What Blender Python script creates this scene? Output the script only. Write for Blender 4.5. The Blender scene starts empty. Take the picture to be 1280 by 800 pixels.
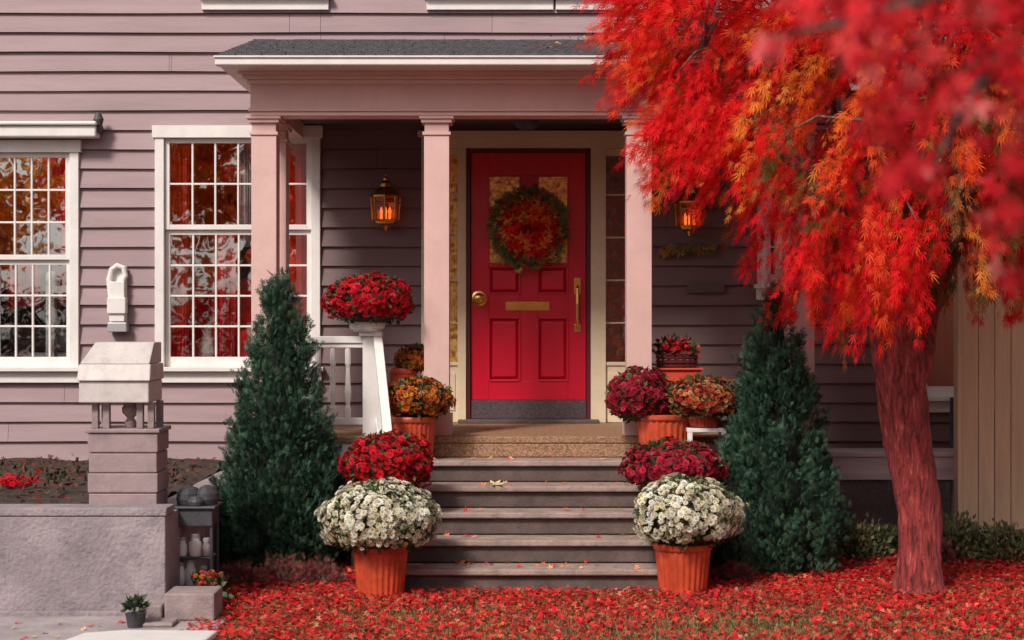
import bpy, math, random
import numpy as np
from mathutils import Vector, Matrix
random.seed(5)
rng=np.random.default_rng(7)
FL=2200.0; H=1.783; D0=14.67
def X(px,d): return (px-640)/FL*d
def Z(py,d): return H+(400-py)/FL*d
def Y(d): return d-D0
sc=bpy.context.scene

# ------------------------------------------------------------ materials
def newmat(name):
    m=bpy.data.materials.new(name); m.use_nodes=True
    nt=m.node_tree; b=nt.nodes['Principled BSDF']; return m,nt,b
def paint(name,col,rough=.5,var=.12,scale=3.0,bump=.15,bscale=60,stretch=(1,1,1),metal=0,dirt=0.0,dirtcol=(.05,.04,.035),vcol=False,coat=0):
    m,nt,b=newmat(name); N=nt.nodes.new; L=nt.links.new
    tc=N('ShaderNodeTexCoord'); mp=N('ShaderNodeMapping'); mp.inputs['Scale'].default_value=stretch
    L(tc.outputs['Object'],mp.inputs[0])
    n=N('ShaderNodeTexNoise'); n.inputs['Scale'].default_value=scale; n.inputs['Detail'].default_value=5; n.inputs['Roughness'].default_value=.65
    L(mp.outputs[0],n.inputs['Vector'])
    r=N('ShaderNodeMapRange'); r.inputs[1].default_value=.3; r.inputs[2].default_value=.7
    r.inputs[3].default_value=1-var; r.inputs[4].default_value=1+var
    L(n.outputs[0],r.inputs[0])
    mul=N('ShaderNodeMix'); mul.data_type='RGBA'; mul.blend_type='MULTIPLY'; mul.inputs[0].default_value=1
    mul.inputs[6].default_value=(*col,1)
    L(r.outputs[0],mul.inputs[7])
    out=mul.outputs[2]
    if vcol:
        a=N('ShaderNodeAttribute'); a.attribute_name='Col'
        m2=N('ShaderNodeMix'); m2.data_type='RGBA'; m2.blend_type='MULTIPLY'; m2.inputs[0].default_value=1
        L(out,m2.inputs[6]); L(a.outputs['Color'],m2.inputs[7]); out=m2.outputs[2]
    if dirt>0:
        n3=N('ShaderNodeTexNoise'); n3.inputs['Scale'].default_value=scale*2.3; n3.inputs['Detail'].default_value=7; n3.inputs['Roughness'].default_value=.75
        L(mp.outputs[0],n3.inputs['Vector'])
        r3=N('ShaderNodeMapRange'); r3.inputs[1].default_value=.48; r3.inputs[2].default_value=.75; r3.inputs[3].default_value=0; r3.inputs[4].default_value=dirt
        L(n3.outputs[0],r3.inputs[0])
        m3=N('ShaderNodeMix'); m3.data_type='RGBA'; L(r3.outputs[0],m3.inputs[0]); L(out,m3.inputs[6]); m3.inputs[7].default_value=(*dirtcol,1); out=m3.outputs[2]
    L(out,b.inputs['Base Color'])
    b.inputs['Roughness'].default_value=rough; b.inputs['Metallic'].default_value=metal
    b.inputs['Coat Weight'].default_value=coat
    if bump>0:
        n2=N('ShaderNodeTexNoise'); n2.inputs['Scale'].default_value=bscale; n2.inputs['Detail'].default_value=3
        L(mp.outputs[0],n2.inputs['Vector'])
        bp=N('ShaderNodeBump'); bp.inputs['Strength'].default_value=bump; bp.inputs['Distance'].default_value=.01
        L(n2.outputs[0],bp.inputs['Height']); L(bp.outputs[0],b.inputs['Normal'])
    return m
def leafmat(name,trans=.3,rough=.5,spec=.3):
    m,nt,b=newmat(name); N=nt.nodes.new; L=nt.links.new
    a=N('ShaderNodeAttribute'); a.attribute_name='Col'
    L(a.outputs['Color'],b.inputs['Base Color']); b.inputs['Roughness'].default_value=rough
    b.inputs['Specular IOR Level'].default_value=spec
    if trans>0:
        t=N('ShaderNodeBsdfTranslucent'); L(a.outputs['Color'],t.inputs[0])
        mx=N('ShaderNodeMixShader'); mx.inputs[0].default_value=trans
        L(b.outputs[0],mx.inputs[1]); L(t.outputs[0],mx.inputs[2])
        L(mx.outputs[0],nt.nodes['Material Output'].inputs[0])
    return m
def glassmat(name,refl=.3,tint=(.9,.93,.92),bump=.12):
    m,nt,b=newmat(name); N=nt.nodes.new; L=nt.links.new
    nt.nodes.remove(b)
    tr=N('ShaderNodeBsdfTransparent'); tr.inputs[0].default_value=(*tint,1)
    g=N('ShaderNodeBsdfGlossy'); g.inputs['Roughness'].default_value=.015; g.inputs[0].default_value=(1,1,1,1)
    tc=N('ShaderNodeTexCoord'); n=N('ShaderNodeTexNoise'); n.inputs['Scale'].default_value=4.5; n.inputs['Detail'].default_value=1.5
    L(tc.outputs['Object'],n.inputs['Vector'])
    bp=N('ShaderNodeBump'); bp.inputs['Strength'].default_value=bump; bp.inputs['Distance'].default_value=.012
    L(n.outputs[0],bp.inputs['Height']); L(bp.outputs[0],g.inputs['Normal'])
    mx=N('ShaderNodeMixShader'); mx.inputs[0].default_value=refl
    L(tr.outputs[0],mx.inputs[1]); L(g.outputs[0],mx.inputs[2]); L(mx.outputs[0],nt.nodes['Material Output'].inputs[0])
    return m

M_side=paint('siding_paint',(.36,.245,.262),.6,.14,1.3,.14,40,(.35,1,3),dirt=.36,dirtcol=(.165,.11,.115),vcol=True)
M_pink=paint('pink_trim_paint',(.66,.43,.40),.5,.08,3,.08,50,dirt=.16,dirtcol=(.36,.22,.2))
M_white=paint('white_trim_paint',(.76,.72,.70),.5,.07,4,.08,50,dirt=.2,dirtcol=(.4,.36,.34))
M_cream=paint('cream_trim_paint',(.70,.57,.40),.5,.07,4,.06,50,dirt=.14,dirtcol=(.35,.27,.2))
M_creamwood=paint('cream_board_wood',(.76,.56,.36),.65,.14,2.0,.2,40,(4,4,.35),dirt=.35,dirtcol=(.42,.28,.17))
M_grey=paint('grey_metal',(.42,.41,.42),.4,.08,6,.05,50,metal=.2)
M_red=paint('red_door_paint',(.60,.005,.030),.34,.09,2.5,.06,60,(1,1,.4),coat=.2)
M_wine=paint('wine_paint',(.10,.012,.018),.4,.1,4,.05,40)
M_brass=paint('brass',(.80,.48,.15),.26,.12,14,.05,80,metal=1)
M_dbrass=paint('aged_brass',(.55,.30,.10),.3,.25,14,.1,80,metal=1)
M_char=paint('charcoal_enamel',(.05,.05,.058),.5,.3,10,.3,40)
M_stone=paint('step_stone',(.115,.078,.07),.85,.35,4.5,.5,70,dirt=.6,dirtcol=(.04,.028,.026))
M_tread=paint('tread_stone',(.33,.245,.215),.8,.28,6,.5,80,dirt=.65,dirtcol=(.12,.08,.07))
M_conc=paint('retaining_wall_concrete',(.30,.245,.265),.9,.3,2.2,1.0,45,dirt=.8,dirtcol=(.12,.095,.11))
M_pav=paint('pavement_concrete',(.36,.31,.32),.85,.25,3,.4,60,dirt=.6,dirtcol=(.17,.13,.13))
M_pinkst=paint('pink_stone',(.30,.23,.23),.85,.25,5,.5,60,dirt=.5,dirtcol=(.15,.11,.11))
M_terra=paint('terracotta_glaze',(.58,.08,.032),.45,.28,7,.25,60,dirt=.5,dirtcol=(.24,.032,.02))
M_shing=paint('roof_shingle',(.085,.08,.09),.9,.4,25,.8,120)
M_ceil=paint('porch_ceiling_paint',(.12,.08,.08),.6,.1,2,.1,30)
M_wood=paint('weathered_bench_wood',(.46,.40,.41),.8,.25,3,.4,50,(.5,4,4))
M_soil=paint('soil',(.045,.028,.022),.95,.5,12,1.0,30)
M_glass=glassmat('window_glass',.42)
M_lglass=glassmat('lantern_glass',.15,(1,.55,.3))
M_curw=paint('white_curtain',(.7,.66,.64),.9,.1,3,.0)
M_curr=paint('red_curtain',(.72,.012,.02),.85,.2,5,.1,30)
M_sofa=paint('grey_upholstery',(.36,.34,.37),.9,.2,5,.2,30)
M_leaf=leafmat('maple_leaves',.40,.6,.12)
M_far=leafmat('street_tree_leaves',.62,.7,.1)
M_green=leafmat('evergreen_foliage',0,.55)
M_petal=leafmat('petals',.12,.6,.15)
M_litter=leafmat('fallen_leaf_litter',0,.65,.12)
def pebble(name,c1,c2,sc_=120):
    m,nt,b=newmat(name); N=nt.nodes.new; L=nt.links.new
    tc=N('ShaderNodeTexCoord'); v=N('ShaderNodeTexVoronoi'); v.inputs['Scale'].default_value=sc_
    L(tc.outputs['Object'],v.inputs['Vector'])
    cr=N('ShaderNodeValToRGB'); cr.color_ramp.elements[0].color=(*c1,1); cr.color_ramp.elements[1].color=(*c2,1)
    sx=N('ShaderNodeSeparateColor'); L(v.outputs['Color'],sx.inputs[0]); L(sx.outputs[0],cr.inputs[0]); L(cr.outputs[0],b.inputs['Base Color'])
    bp=N('ShaderNodeBump'); bp.inputs['Strength'].default_value=.5; bp.inputs['Distance'].default_value=.004
    L(v.outputs['Distance'],bp.inputs['Height']); L(bp.outputs[0],b.inputs['Normal']); b.inputs['Roughness'].default_value=.7
    return m
M_peb=pebble('pebble_floor',(.14,.07,.04),(.44,.25,.14))
def amber():
    m,nt,b=newmat('amber_textured_glass'); N=nt.nodes.new; L=nt.links.new
    tc=N('ShaderNodeTexCoord'); n=N('ShaderNodeTexNoise'); n.inputs['Scale'].default_value=26; n.inputs['Detail'].default_value=6
    L(tc.outputs['Object'],n.inputs['Vector'])
    cr=N('ShaderNodeValToRGB'); cr.color_ramp.elements[0].position=.34; cr.color_ramp.elements[1].position=.60
    cr.color_ramp.elements[0].color=(.32,.11,.02,1); cr.color_ramp.elements[1].color=(.98,.66,.20,1)
    L(n.outputs[0],cr.inputs[0]); L(cr.outputs[0],b.inputs['Base Color']); b.inputs['Roughness'].default_value=.25; b.inputs['Metallic'].default_value=.45
    bp=N('ShaderNodeBump'); bp.inputs['Strength'].default_value=.35; bp.inputs['Distance'].default_value=.01
    L(n.outputs[0],bp.inputs['Height']); L(bp.outputs[0],b.inputs['Normal'])
    return m
M_gold=amber()
def groundmat():
    m,nt,b=newmat('lawn_ground'); N=nt.nodes.new; L=nt.links.new
    tc=N('ShaderNodeTexCoord'); n=N('ShaderNodeTexNoise'); n.inputs['Scale'].default_value=1.2; n.inputs['Detail'].default_value=8; n.inputs['Roughness'].default_value=.7
    L(tc.outputs['Object'],n.inputs['Vector'])
    cr=N('ShaderNodeValToRGB'); e=cr.color_ramp.elements
    e[0].position=.35; e[0].color=(.10,.035,.025,1); e[1].position=.65; e[1].color=(.10,.075,.03,1)
    L(n.outputs[0],cr.inputs[0]); L(cr.outputs[0],b.inputs['Base Color']); b.inputs['Roughness'].default_value=.95
    n2=N('ShaderNodeTexNoise'); n2.inputs['Scale'].default_value=60
    L(tc.outputs['Object'],n2.inputs['Vector'])
    bp=N('ShaderNodeBump'); bp.inputs['Strength'].default_value=.8; bp.inputs['Distance'].default_value=.02
    L(n2.outputs[0],bp.inputs['Height']); L(bp.outputs[0],b.inputs['Normal'])
    return m
M_ground=groundmat()
def barkmat(name,c1,c2,c3=None):
    m,nt,b=newmat(name); N=nt.nodes.new; L=nt.links.new
    tc=N('ShaderNodeTexCoord'); mp=N('ShaderNodeMapping'); mp.inputs['Scale'].default_value=(1,1,.16)
    L(tc.outputs['Object'],mp.inputs[0])
    n=N('ShaderNodeTexNoise'); n.inputs['Scale'].default_value=34; n.inputs['Detail'].default_value=8; n.inputs['Roughness'].default_value=.75; n.inputs['Distortion'].default_value=.6
    L(mp.outputs[0],n.inputs['Vector'])
    cr=N('ShaderNodeValToRGB'); e=cr.color_ramp.elements
    e[0].position=.40; e[0].color=(*c1,1); e[1].position=.58; e[1].color=(*c2,1)
    if c3: q=cr.color_ramp.elements.new(.68); q.color=(*c3,1)
    L(n.outputs[0],cr.inputs[0]); L(cr.outputs[0],b.inputs['Base Color']); b.inputs['Roughness'].default_value=.8
    bp=N('ShaderNodeBump'); bp.inputs['Strength'].default_value=1.0; bp.inputs['Distance'].default_value=.045
    L(n.outputs[0],bp.inputs['Height']); L(bp.outputs[0],b.inputs['Normal'])
    return m
M_bark=barkmat('red_maple_bark',(.11,.014,.016),(.52,.065,.06),(.70,.32,.27))
M_twig=barkmat('twig_bark',(.10,.05,.045),(.28,.19,.17))
def emis(name,col,s):
    m,nt,b=newmat(name); b.inputs['Base Color'].default_value=(*col,1)
    b.inputs['Emission Color'].default_value=(*col,1); b.inputs['Emission Strength'].default_value=s; return m
M_flame=emis('candle_bulb',(1,.30,.08),1.6)

# ------------------------------------------------------------ mesh helpers
def grp(name,loc=(0,0,0)):
    e=bpy.data.objects.new(name,None); e.location=loc; e.empty_display_size=.1; sc.collection.objects.link(e); return e
def attach(o,p):
    if p is not None:
        o.parent=p; o.matrix_parent_inverse=Matrix.Translation(-Vector(p.location))
class MB:
    def __init__(s): s.v=[];s.f=[];s.m=[]
    def box(s,x0,x1,y0,y1,z0,z1,mi=0):
        if x0>x1:x0,x1=x1,x0
        if y0>y1:y0,y1=y1,y0
        if z0>z1:z0,z1=z1,z0
        b=len(s.v)
        s.v+=[(x0,y0,z0),(x1,y0,z0),(x1,y1,z0),(x0,y1,z0),(x0,y0,z1),(x1,y0,z1),(x1,y1,z1),(x0,y1,z1)]
        for f in [(0,3,2,1),(4,5,6,7),(0,1,5,4),(1,2,6,5),(2,3,7,6),(3,0,4,7)]:
            s.f.append(tuple(b+i for i in f)); s.m.append(mi)
    def hexa(s,p,mi=0):
        b=len(s.v); s.v+=[tuple(q) for q in p]
        for f in [(0,3,2,1),(4,5,6,7),(0,1,5,4),(1,2,6,5),(2,3,7,6),(3,0,4,7)]:
            s.f.append(tuple(b+i for i in f)); s.m.append(mi)
    def quad(s,p,mi=0):
        b=len(s.v); s.v+=[tuple(q) for q in p]; s.f.append(tuple(range(b,b+len(p)))); s.m.append(mi)
    def lathe(s,cx,cy,prof,n=24,mi=0,flute=0,fn=0,rot=0,sq=1):
        b=len(s.v); k=len(prof)
        for (r,z) in prof:
            for i in range(n):
                a=2*math.pi*i/n+rot; rr=r*(1+flute*math.cos(fn*a)) if fn else r
                s.v.append((cx+rr*math.cos(a),cy+rr*sq*math.sin(a),z))
        for j in range(k-1):
            for i in range(n):
                i2=(i+1)%n
                s.f.append((b+j*n+i,b+j*n+i2,b+(j+1)*n+i2,b+(j+1)*n+i)); s.m.append(mi)
        s.f.append(tuple(b+i for i in reversed(range(n)))); s.m.append(mi)
        s.f.append(tuple(b+(k-1)*n+i for i in range(n))); s.m.append(mi)
    def tube(s,pts,rad,n=8,mi=0,wob=0):
        pts=[Vector(p) for p in pts]; b=len(s.v); up=Vector((.13,.97,.2))
        for k,p in enumerate(pts):
            t=(pts[min(k+1,len(pts)-1)]-pts[max(k-1,0)]).normalized()
            u=t.cross(up).normalized(); w=t.cross(u).normalized()
            for i in range(n):
                a=2*math.pi*i/n
                r=rad[k]*(1+wob*math.sin(a*3+k*.35)+wob*.7*math.sin(a*5+1.3-k*.2)+wob*.4*random.uniform(-1,1))
                s.v.append(tuple(p+u*r*math.cos(a)+w*r*math.sin(a)))
        for j in range(len(pts)-1):
            for i in range(n):
                i2=(i+1)%n
                s.f.append((b+j*n+i,b+j*n+i2,b+(j+1)*n+i2,b+(j+1)*n+i)); s.m.append(mi)
        s.f.append(tuple(b+i for i in range(n))); s.m.append(mi)
        s.f.append(tuple(b+(len(pts)-1)*n+i for i in reversed(range(n)))); s.m.append(mi)
    def obj(s,name,mats,parent=None,bevel=0,smooth=False):
        me=bpy.data.meshes.new(name); me.from_pydata(s.v,[],s.f)
        if not isinstance(mats,(list,tuple)): mats=[mats]
        for m in mats: me.materials.append(m)
        me.polygons.foreach_set('material_index',s.m)
        me.update()
        import bmesh
        bm=bmesh.new(); bm.from_mesh(me); bmesh.ops.recalc_face_normals(bm,faces=bm.faces); bm.to_mesh(me); bm.free()
        if smooth: me.polygons.foreach_set('use_smooth',[True]*len(me.polygons))
        o=bpy.data.objects.new(name,me); sc.collection.objects.link(o)
        if bevel>0:
            md=o.modifiers.new('bevel','BEVEL'); md.width=bevel; md.segments=2; md.limit_method='ANGLE'; md.angle_limit=math.radians(40)
        if smooth:
            md=o.modifiers.new('es','EDGE_SPLIT'); md.split_angle=math.radians(50)
        attach(o,parent); return o
def mesh_np(name,V,F,C,mat,parent=None):
    me=bpy.data.meshes.new(name); V=np.ascontiguousarray(V,dtype=np.float32); F=np.ascontiguousarray(F,dtype=np.int32)
    k=F.shape[1]; m=F.shape[0]
    me.vertices.add(len(V)); me.vertices.foreach_set('co',V.ravel())
    me.loops.add(m*k); me.loops.foreach_set('vertex_index',F.ravel())
    me.polygons.add(m); me.polygons.foreach_set('loop_start',np.arange(0,m*k,k,dtype=np.int32))
    me.update(calc_edges=True); me.validate()
    if C is not None:
        C4=np.ones((len(V),4),dtype=np.float32); C4[:,:3]=np.clip(C,0,1)
        ca=me.color_attributes.new('Col','FLOAT_COLOR','POINT'); ca.data.foreach_set('color',C4.ravel())
    me.materials.append(mat); o=bpy.data.objects.new(name,me); sc.collection.objects.link(o); attach(o,parent); return o
def norm(a): return a/np.maximum(np.linalg.norm(a,axis=-1,keepdims=True),1e-9)
def frames(ydir,zhint=None):
    y=norm(ydir); 
    if zhint is None: zhint=rng.normal(size=y.shape)
    z=norm(zhint-(zhint*y).sum(1,keepdims=True)*y); x=np.cross(y,z)
    return np.stack([x,y,z],axis=2)
def inst(T,TF,P,R,S,C,shade=None):
    n=len(P); k=len(T)
    S=np.asarray(S)
    V=np.einsum('nij,kj->nki',R,T)*S[:,None,None]+P[:,None,:]
    F=(TF[None]+(np.arange(n)*k)[:,None,None]).reshape(-1,TF.shape[1])
    CC=np.repeat(C[:,None,:],k,axis=1)
    if shade is not None: CC=CC*shade[None,:,None]
    return V.reshape(-1,3),F,CC.reshape(-1,3)
def merge(parts):
    V=[];F=[];C=[];o=0
    for v,f,c in parts:
        V.append(v);F.append(f+o);C.append(c);o+=len(v)
    return np.concatenate(V),np.concatenate(F),np.concatenate(C)
def palm(w=.16,lobes=5,spread=2.2,curl=-.15):
    V=[(0,0,0)];F=[];sh=[.8]
    for i in range(lobes):
        a=(i-(lobes-1)/2)/(lobes-1)*2*spread/1.0
        L=1-.28*abs(a)/spread
        d=(math.sin(a),math.cos(a)); p=(d[1],-d[0])
        b=len(V)
        V+=[(d[0]*L*.5+p[0]*w,d[1]*L*.5+p[1]*w,.03),(d[0]*L,d[1]*L,curl),(d[0]*L*.5-p[0]*w,d[1]*L*.5-p[1]*w,.03)]
        sh+=[1,1.08,.92]; F.append((0,b,b+1,b+2))
    return np.array(V),np.array(F),np.array(sh)
def plume():
    V=[];F=[];sh=[]
    def bl(o,a,L,w,c):
        d=(math.sin(a),math.cos(a)); p=(d[1],-d[0]); b=len(V)
        V.extend([(o[0],o[1],0),(o[0]+d[0]*L*.45+p[0]*w,o[1]+d[1]*L*.45+p[1]*w,.03),(o[0]+d[0]*L,o[1]+d[1]*L,c),(o[0]+d[0]*L*.45-p[0]*w,o[1]+d[1]*L*.45-p[1]*w,.03)])
        F.append((b,b+1,b+2,b+3)); sh.extend([.85,1,1.1,.95])
    bl((0,0),0,1.3,.042,-.2); bl((0,.12),.38,.9,.042,-.12); bl((0,.12),-.38,.9,.042,-.12); bl((0,.02),.8,.5,.042,-.05); bl((0,.02),-.8,.5,.042,-.05)
    return np.array(V),np.array(F),np.array(sh)
PLUME=plume()
MAPLEW=palm(.17,5,1.9,.12)
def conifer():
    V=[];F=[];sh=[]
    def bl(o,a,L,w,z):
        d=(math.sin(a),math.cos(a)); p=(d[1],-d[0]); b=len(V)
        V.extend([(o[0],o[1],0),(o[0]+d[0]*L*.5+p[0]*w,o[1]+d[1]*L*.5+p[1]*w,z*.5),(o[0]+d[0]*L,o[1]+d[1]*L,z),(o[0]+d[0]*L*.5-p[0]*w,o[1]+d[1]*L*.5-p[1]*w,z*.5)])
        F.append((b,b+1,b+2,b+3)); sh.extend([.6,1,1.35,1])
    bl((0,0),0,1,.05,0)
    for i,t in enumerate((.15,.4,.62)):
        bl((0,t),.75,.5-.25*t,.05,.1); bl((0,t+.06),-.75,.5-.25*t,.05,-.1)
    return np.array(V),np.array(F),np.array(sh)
CON=conifer()
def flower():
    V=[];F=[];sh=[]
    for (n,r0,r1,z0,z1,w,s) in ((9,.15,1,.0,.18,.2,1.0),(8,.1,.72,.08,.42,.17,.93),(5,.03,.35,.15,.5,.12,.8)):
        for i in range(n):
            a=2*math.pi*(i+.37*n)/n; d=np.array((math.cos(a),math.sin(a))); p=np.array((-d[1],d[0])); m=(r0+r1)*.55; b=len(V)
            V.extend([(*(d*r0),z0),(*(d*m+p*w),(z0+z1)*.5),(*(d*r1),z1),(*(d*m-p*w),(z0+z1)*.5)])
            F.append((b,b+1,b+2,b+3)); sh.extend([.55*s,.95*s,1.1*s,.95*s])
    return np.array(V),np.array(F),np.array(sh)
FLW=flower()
OV=(np.array([(0,0,0),(.28,.45,.05),(0,1,-.05),(-.28,.45,.05)]),np.array([(0,1,2,3)]),np.array([.8,1,1.1,1]))
def pal(cols,n,w=None,jit=.15):
    cols=np.array(cols); i=rng.choice(len(cols),n,p=w); c=cols[i]*(1+rng.normal(0,jit,(n,1))); return np.clip(c,0.002,.95)

# ------------------------------------------------------------ world, sun, camera
w=bpy.data.worlds.new('World'); sc.world=w; w.use_nodes=True; nt=w.node_tree
sky=nt.nodes.new('ShaderNodeTexSky'); sky.sky_type='NISHITA'; sky.sun_disc=False
SEL=42; SAZ=210
sky.sun_elevation=math.radians(SEL); sky.sun_rotation=math.radians(SAZ); sky.dust_density=3; sky.air_density=1.0
hs=nt.nodes.new('ShaderNodeHueSaturation'); hs.inputs['Saturation'].default_value=.25
nt.links.new(sky.outputs[0],hs.inputs['Color']); bg=nt.nodes['Background']; nt.links.new(hs.outputs[0],bg.inputs[0]); bg.inputs[1].default_value=.10
sl=bpy.data.lights.new('sun','SUN'); sl.energy=3.5; sl.angle=math.radians(12); sl.color=(1,.925,.83)
so=bpy.data.objects.new('sun',sl); sc.collection.objects.link(so)
az=math.radians(SAZ); el=math.radians(SEL)
dirv=Vector((math.sin(az)*math.cos(el),math.cos(az)*math.cos(el),math.sin(el)))
so.rotation_euler=dirv.to_track_quat('Z','Y').to_euler(); so.location=dirv*30
cam=bpy.data.cameras.new('camera'); co=bpy.data.objects.new('camera',cam); sc.collection.objects.link(co); sc.camera=co
co.location=(0,-D0,H); co.rotation_euler=(math.pi/2,0,0); cam.sensor_width=36; cam.lens=FL/1280*36; cam.clip_end=600
cam.dof.use_dof=True; cam.dof.focus_distance=12.7; cam.dof.aperture_fstop=2.9
sc.view_settings.view_transform='Standard'; sc.view_settings.look='None'; sc.view_settings.exposure=0

# ------------------------------------------------------------ ground
mb=MB(); mb.quad([(-150,-150,0),(150,-150,0),(150,150,0),(-150,150,0)]); mb.obj('ground',M_ground)
mb=MB(); mb.box(-8,X(268,9.9),Y(8.0),Y(10.42),.0,.03)
mb.obj('pavement',M_pav,bevel=.004)
M_asph=paint('asphalt',(.05,.05,.052),.9,.2,4,.5,90)
mb=MB(); mb.quad([(-80,-24,.004),(80,-24,.004),(80,-17.5,.004),(-80,-17.5,.004)]); mb.obj('road',M_asph)
mb=MB(); mb.box(-80,80,-17.5,-17.3,0,.12); mb.box(-80,80,-24.2,-24,0,.12); mb.obj('kerb',M_pav)

# ------------------------------------------------------------ house
d=D0
house=grp('clapboard_house',(0,0,0))
wins=[
 dict(x0=X(-62,d),x1=X(100,d),z0=Z(475,d),z1=Z(176,d),cols=6,rows=(3,3)),
 dict(x0=X(195,d),x1=X(401,d),z0=Z(475,d),z1=Z(158,d),cols=6,rows=(2,4)),
 dict(x0=X(946,d),x1=X(1012,d),z0=Z(372,d),z1=Z(165,d),cols=2,rows=(2,2)),
 dict(x0=X(1142,d),x1=X(1300,d),z0=Z(512,d),z1=Z(190,d),cols=3,rows=(2,1)),
 dict(x0=X(255,d),x1=X(410,d),z0=4.38,z1=5.9,cols=4,rows=(2,2)),
 dict(x0=X(535,d),x1=X(690,d),z0=4.38,z1=5.9,cols=4,rows=(2,2)),
 dict(x0=X(696,d),x1=X(850,d),z0=4.38,z1=5.9,cols=4,rows=(2,2)),
]
FZ=H-.853
door_open=(X(527,d),X(797,d),FZ,Z(172,d))
ops=[(w_['x0']+.02,w_['x1']-.02,w_['z0']+.02,w_['z1']-.02) for w_ in wins]+[(door_open[0]+.02,door_open[1]-.02,FZ-.4,door_open[3]-.02)]
HX0,HX1=-6.6,5.4; pitch=.162
PXL,PXR=-1.97,2.28
V=[];Fq=[];C=[]
z=.45; row=0
PWX0=X(401,d)
while z<6.45:
    z1=z+pitch; tint=.89+rng.normal(0,.035); yb=-.030+rng.normal(0,.002)
    joints=sorted(list(rng.uniform(HX0,HX1,4))+[PWX0])
    brk=sorted(set([z,z1]+[b for o in ops for b in (o[2],o[3]) if z<b<z1]))
    for a,b in zip(brk[:-1],brk[1:]):
        mid=(a+b)/2; segs=[(HX0,HX1)]
        for o in ops:
            if o[2]<mid<o[3]:
                ns=[]
                for s0,s1 in segs:
                    if o[1]<=s0 or o[0]>=s1: ns.append((s0,s1)); continue
                    if o[0]>s0: ns.append((s0,o[0]))
                    if o[1]<s1: ns.append((o[1],s1))
                segs=ns
        ya=yb*(1-(a-z)/pitch)-.003; yc=yb*(1-(b-z)/pitch)-.003
        for s0,s1 in segs:
            xs=[s0]+[j for j in joints if s0+.1<j<s1-.1]+[s1]
            for k in range(len(xs)-1):
                p0=xs[k]+(.0015 if k else 0); p1=xs[k+1]-(.0015 if k<len(xs)-2 else 0)
                n0=max(2,int((p1-p0)/.5)+1); gx=np.linspace(p0,p1,n0); tt=tint*(1+rng.normal(0,.03))
                porch_shade=(p0>PWX0-.05 and z<3.6)
                shade_tint=np.array([.54,.49,.47]) if porch_shade else np.array([1.,1.,1.])  # porch shade put into the board colour, from the window edge rightwards
                wv=.003*np.sin(gx*2.1+row)
                bi=len(V)
                for gi,g in enumerate(gx):
                    V+=[(g,ya,a+ (wv[gi] if a==z else 0)),(g,yc,b)]; C+=[tuple(tt*shade_tint)]*2
                for q in range(n0-1): Fq.append((bi+2*q,bi+2*q+2,bi+2*q+3,bi+2*q+1))
                if a==z:
                    bi=len(V)
                    for gi,g in enumerate(gx):
                        V+=[(g,ya,a+wv[gi]),(g,0.004,a+wv[gi]+.004)]; C+=[tuple(tt*shade_tint)]*2
                    for q in range(n0-1): Fq.append((bi+2*q,bi+2*q+1,bi+2*q+3,bi+2*q+2))
    z=z1; row+=1
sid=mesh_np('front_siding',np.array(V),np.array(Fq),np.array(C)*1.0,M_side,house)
mb=MB(); mb.box(HX0,HX1,-.02,.15,0,.448); mb.obj('foundation',M_conc,house)
mb=MB()
mb.box(HX0-.02,HX0,.0,8,.45,6.4); mb.box(HX1,HX1+.02,.0,8,.45,6.4); mb.box(HX0,HX1,8,8.02,.45,6.4)
mb.obj('side_walls',paint('plain_siding',(.32,.22,.235),.6,.1,2,.1,30),house)
mb=MB(); mb.box(HX0-.06,HX0+.1,-.05,-.034,.45,6.4); mb.box(HX1-.1,HX1+.06,-.05,-.034,.45,6.4); mb.obj('corner_boards',M_pink,house)
mb=MB()
mb.quad([(HX0-.4,-.45,6.35),(HX1+.4,-.45,6.35),(HX1+.4,4,8.9),(HX0-.4,4,8.9)])
mb.quad([(HX0-.4,8.45,6.35),(HX1+.4,8.45,6.35),(HX1+.4,4,8.9),(HX0-.4,4,8.9)])
mb.quad([(HX0,0.0,6.4),(HX0,8,6.4),(HX0,4,8.85)],0); mb.quad([(HX1,0.0,6.4),(HX1,8,6.4),(HX1,4,8.85)],0)
mb.obj('main_roof',M_shing,house)
mb=MB(); mb.box(HX0,HX1,.25,4.5,.9,.93); mb.box(HX0,HX1,.25,4.5,3.75,3.8); mb.box(HX0,HX1,4.5,4.55,.5,6.3)
mb.box(X(440,d),X(443,d),.2,4.4,.94,3.7); mb.box(X(905,d),X(908,d),.2,4.4,.94,3.7)
mb.obj('interior_rooms',paint('interior_wall',(.20,.09,.065),.9,.1,2,0),house)
mb=MB()
mb.box(-4.5,-3.6,.5,1.1,1.0,1.5,0); mb.box(-4.5,-3.6,1.0,1.25,1.5,1.72,0); mb.box(-2.95,-1.75,.35,.9,1.35,1.62,1); mb.box(-2.95,-1.75,.9,1.1,1.35,2.15,1)
mb.box(-4.25,-4.0,.22,.4,1.9,2.25,1); mb.box(-3.95,-3.86,.2,.3,1.3,2.2,2); mb.box(-4.4,-3.9,.2,.45,1.28,1.45,2)
mb.box(-2.9,-2.75,.2,.3,2.2,2.55,2); mb.box(-2.35,-2.2,.2,.3,1.3,1.7,1); mb.box(-2.1,-1.95,.2,.3,1.9,2.3,1)
mb.lathe(-2.6,.35,[(.05,1.32),(.09,1.45),(.03,1.7),(.05,1.75)],16,2)
mb.lathe(-3.75,.35,[(.02,2.0),(.12,2.02),(.08,2.25)],16,2)
mb.obj('furniture',[M_sofa,M_curr,M_curw],house,bevel=.04)
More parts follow.
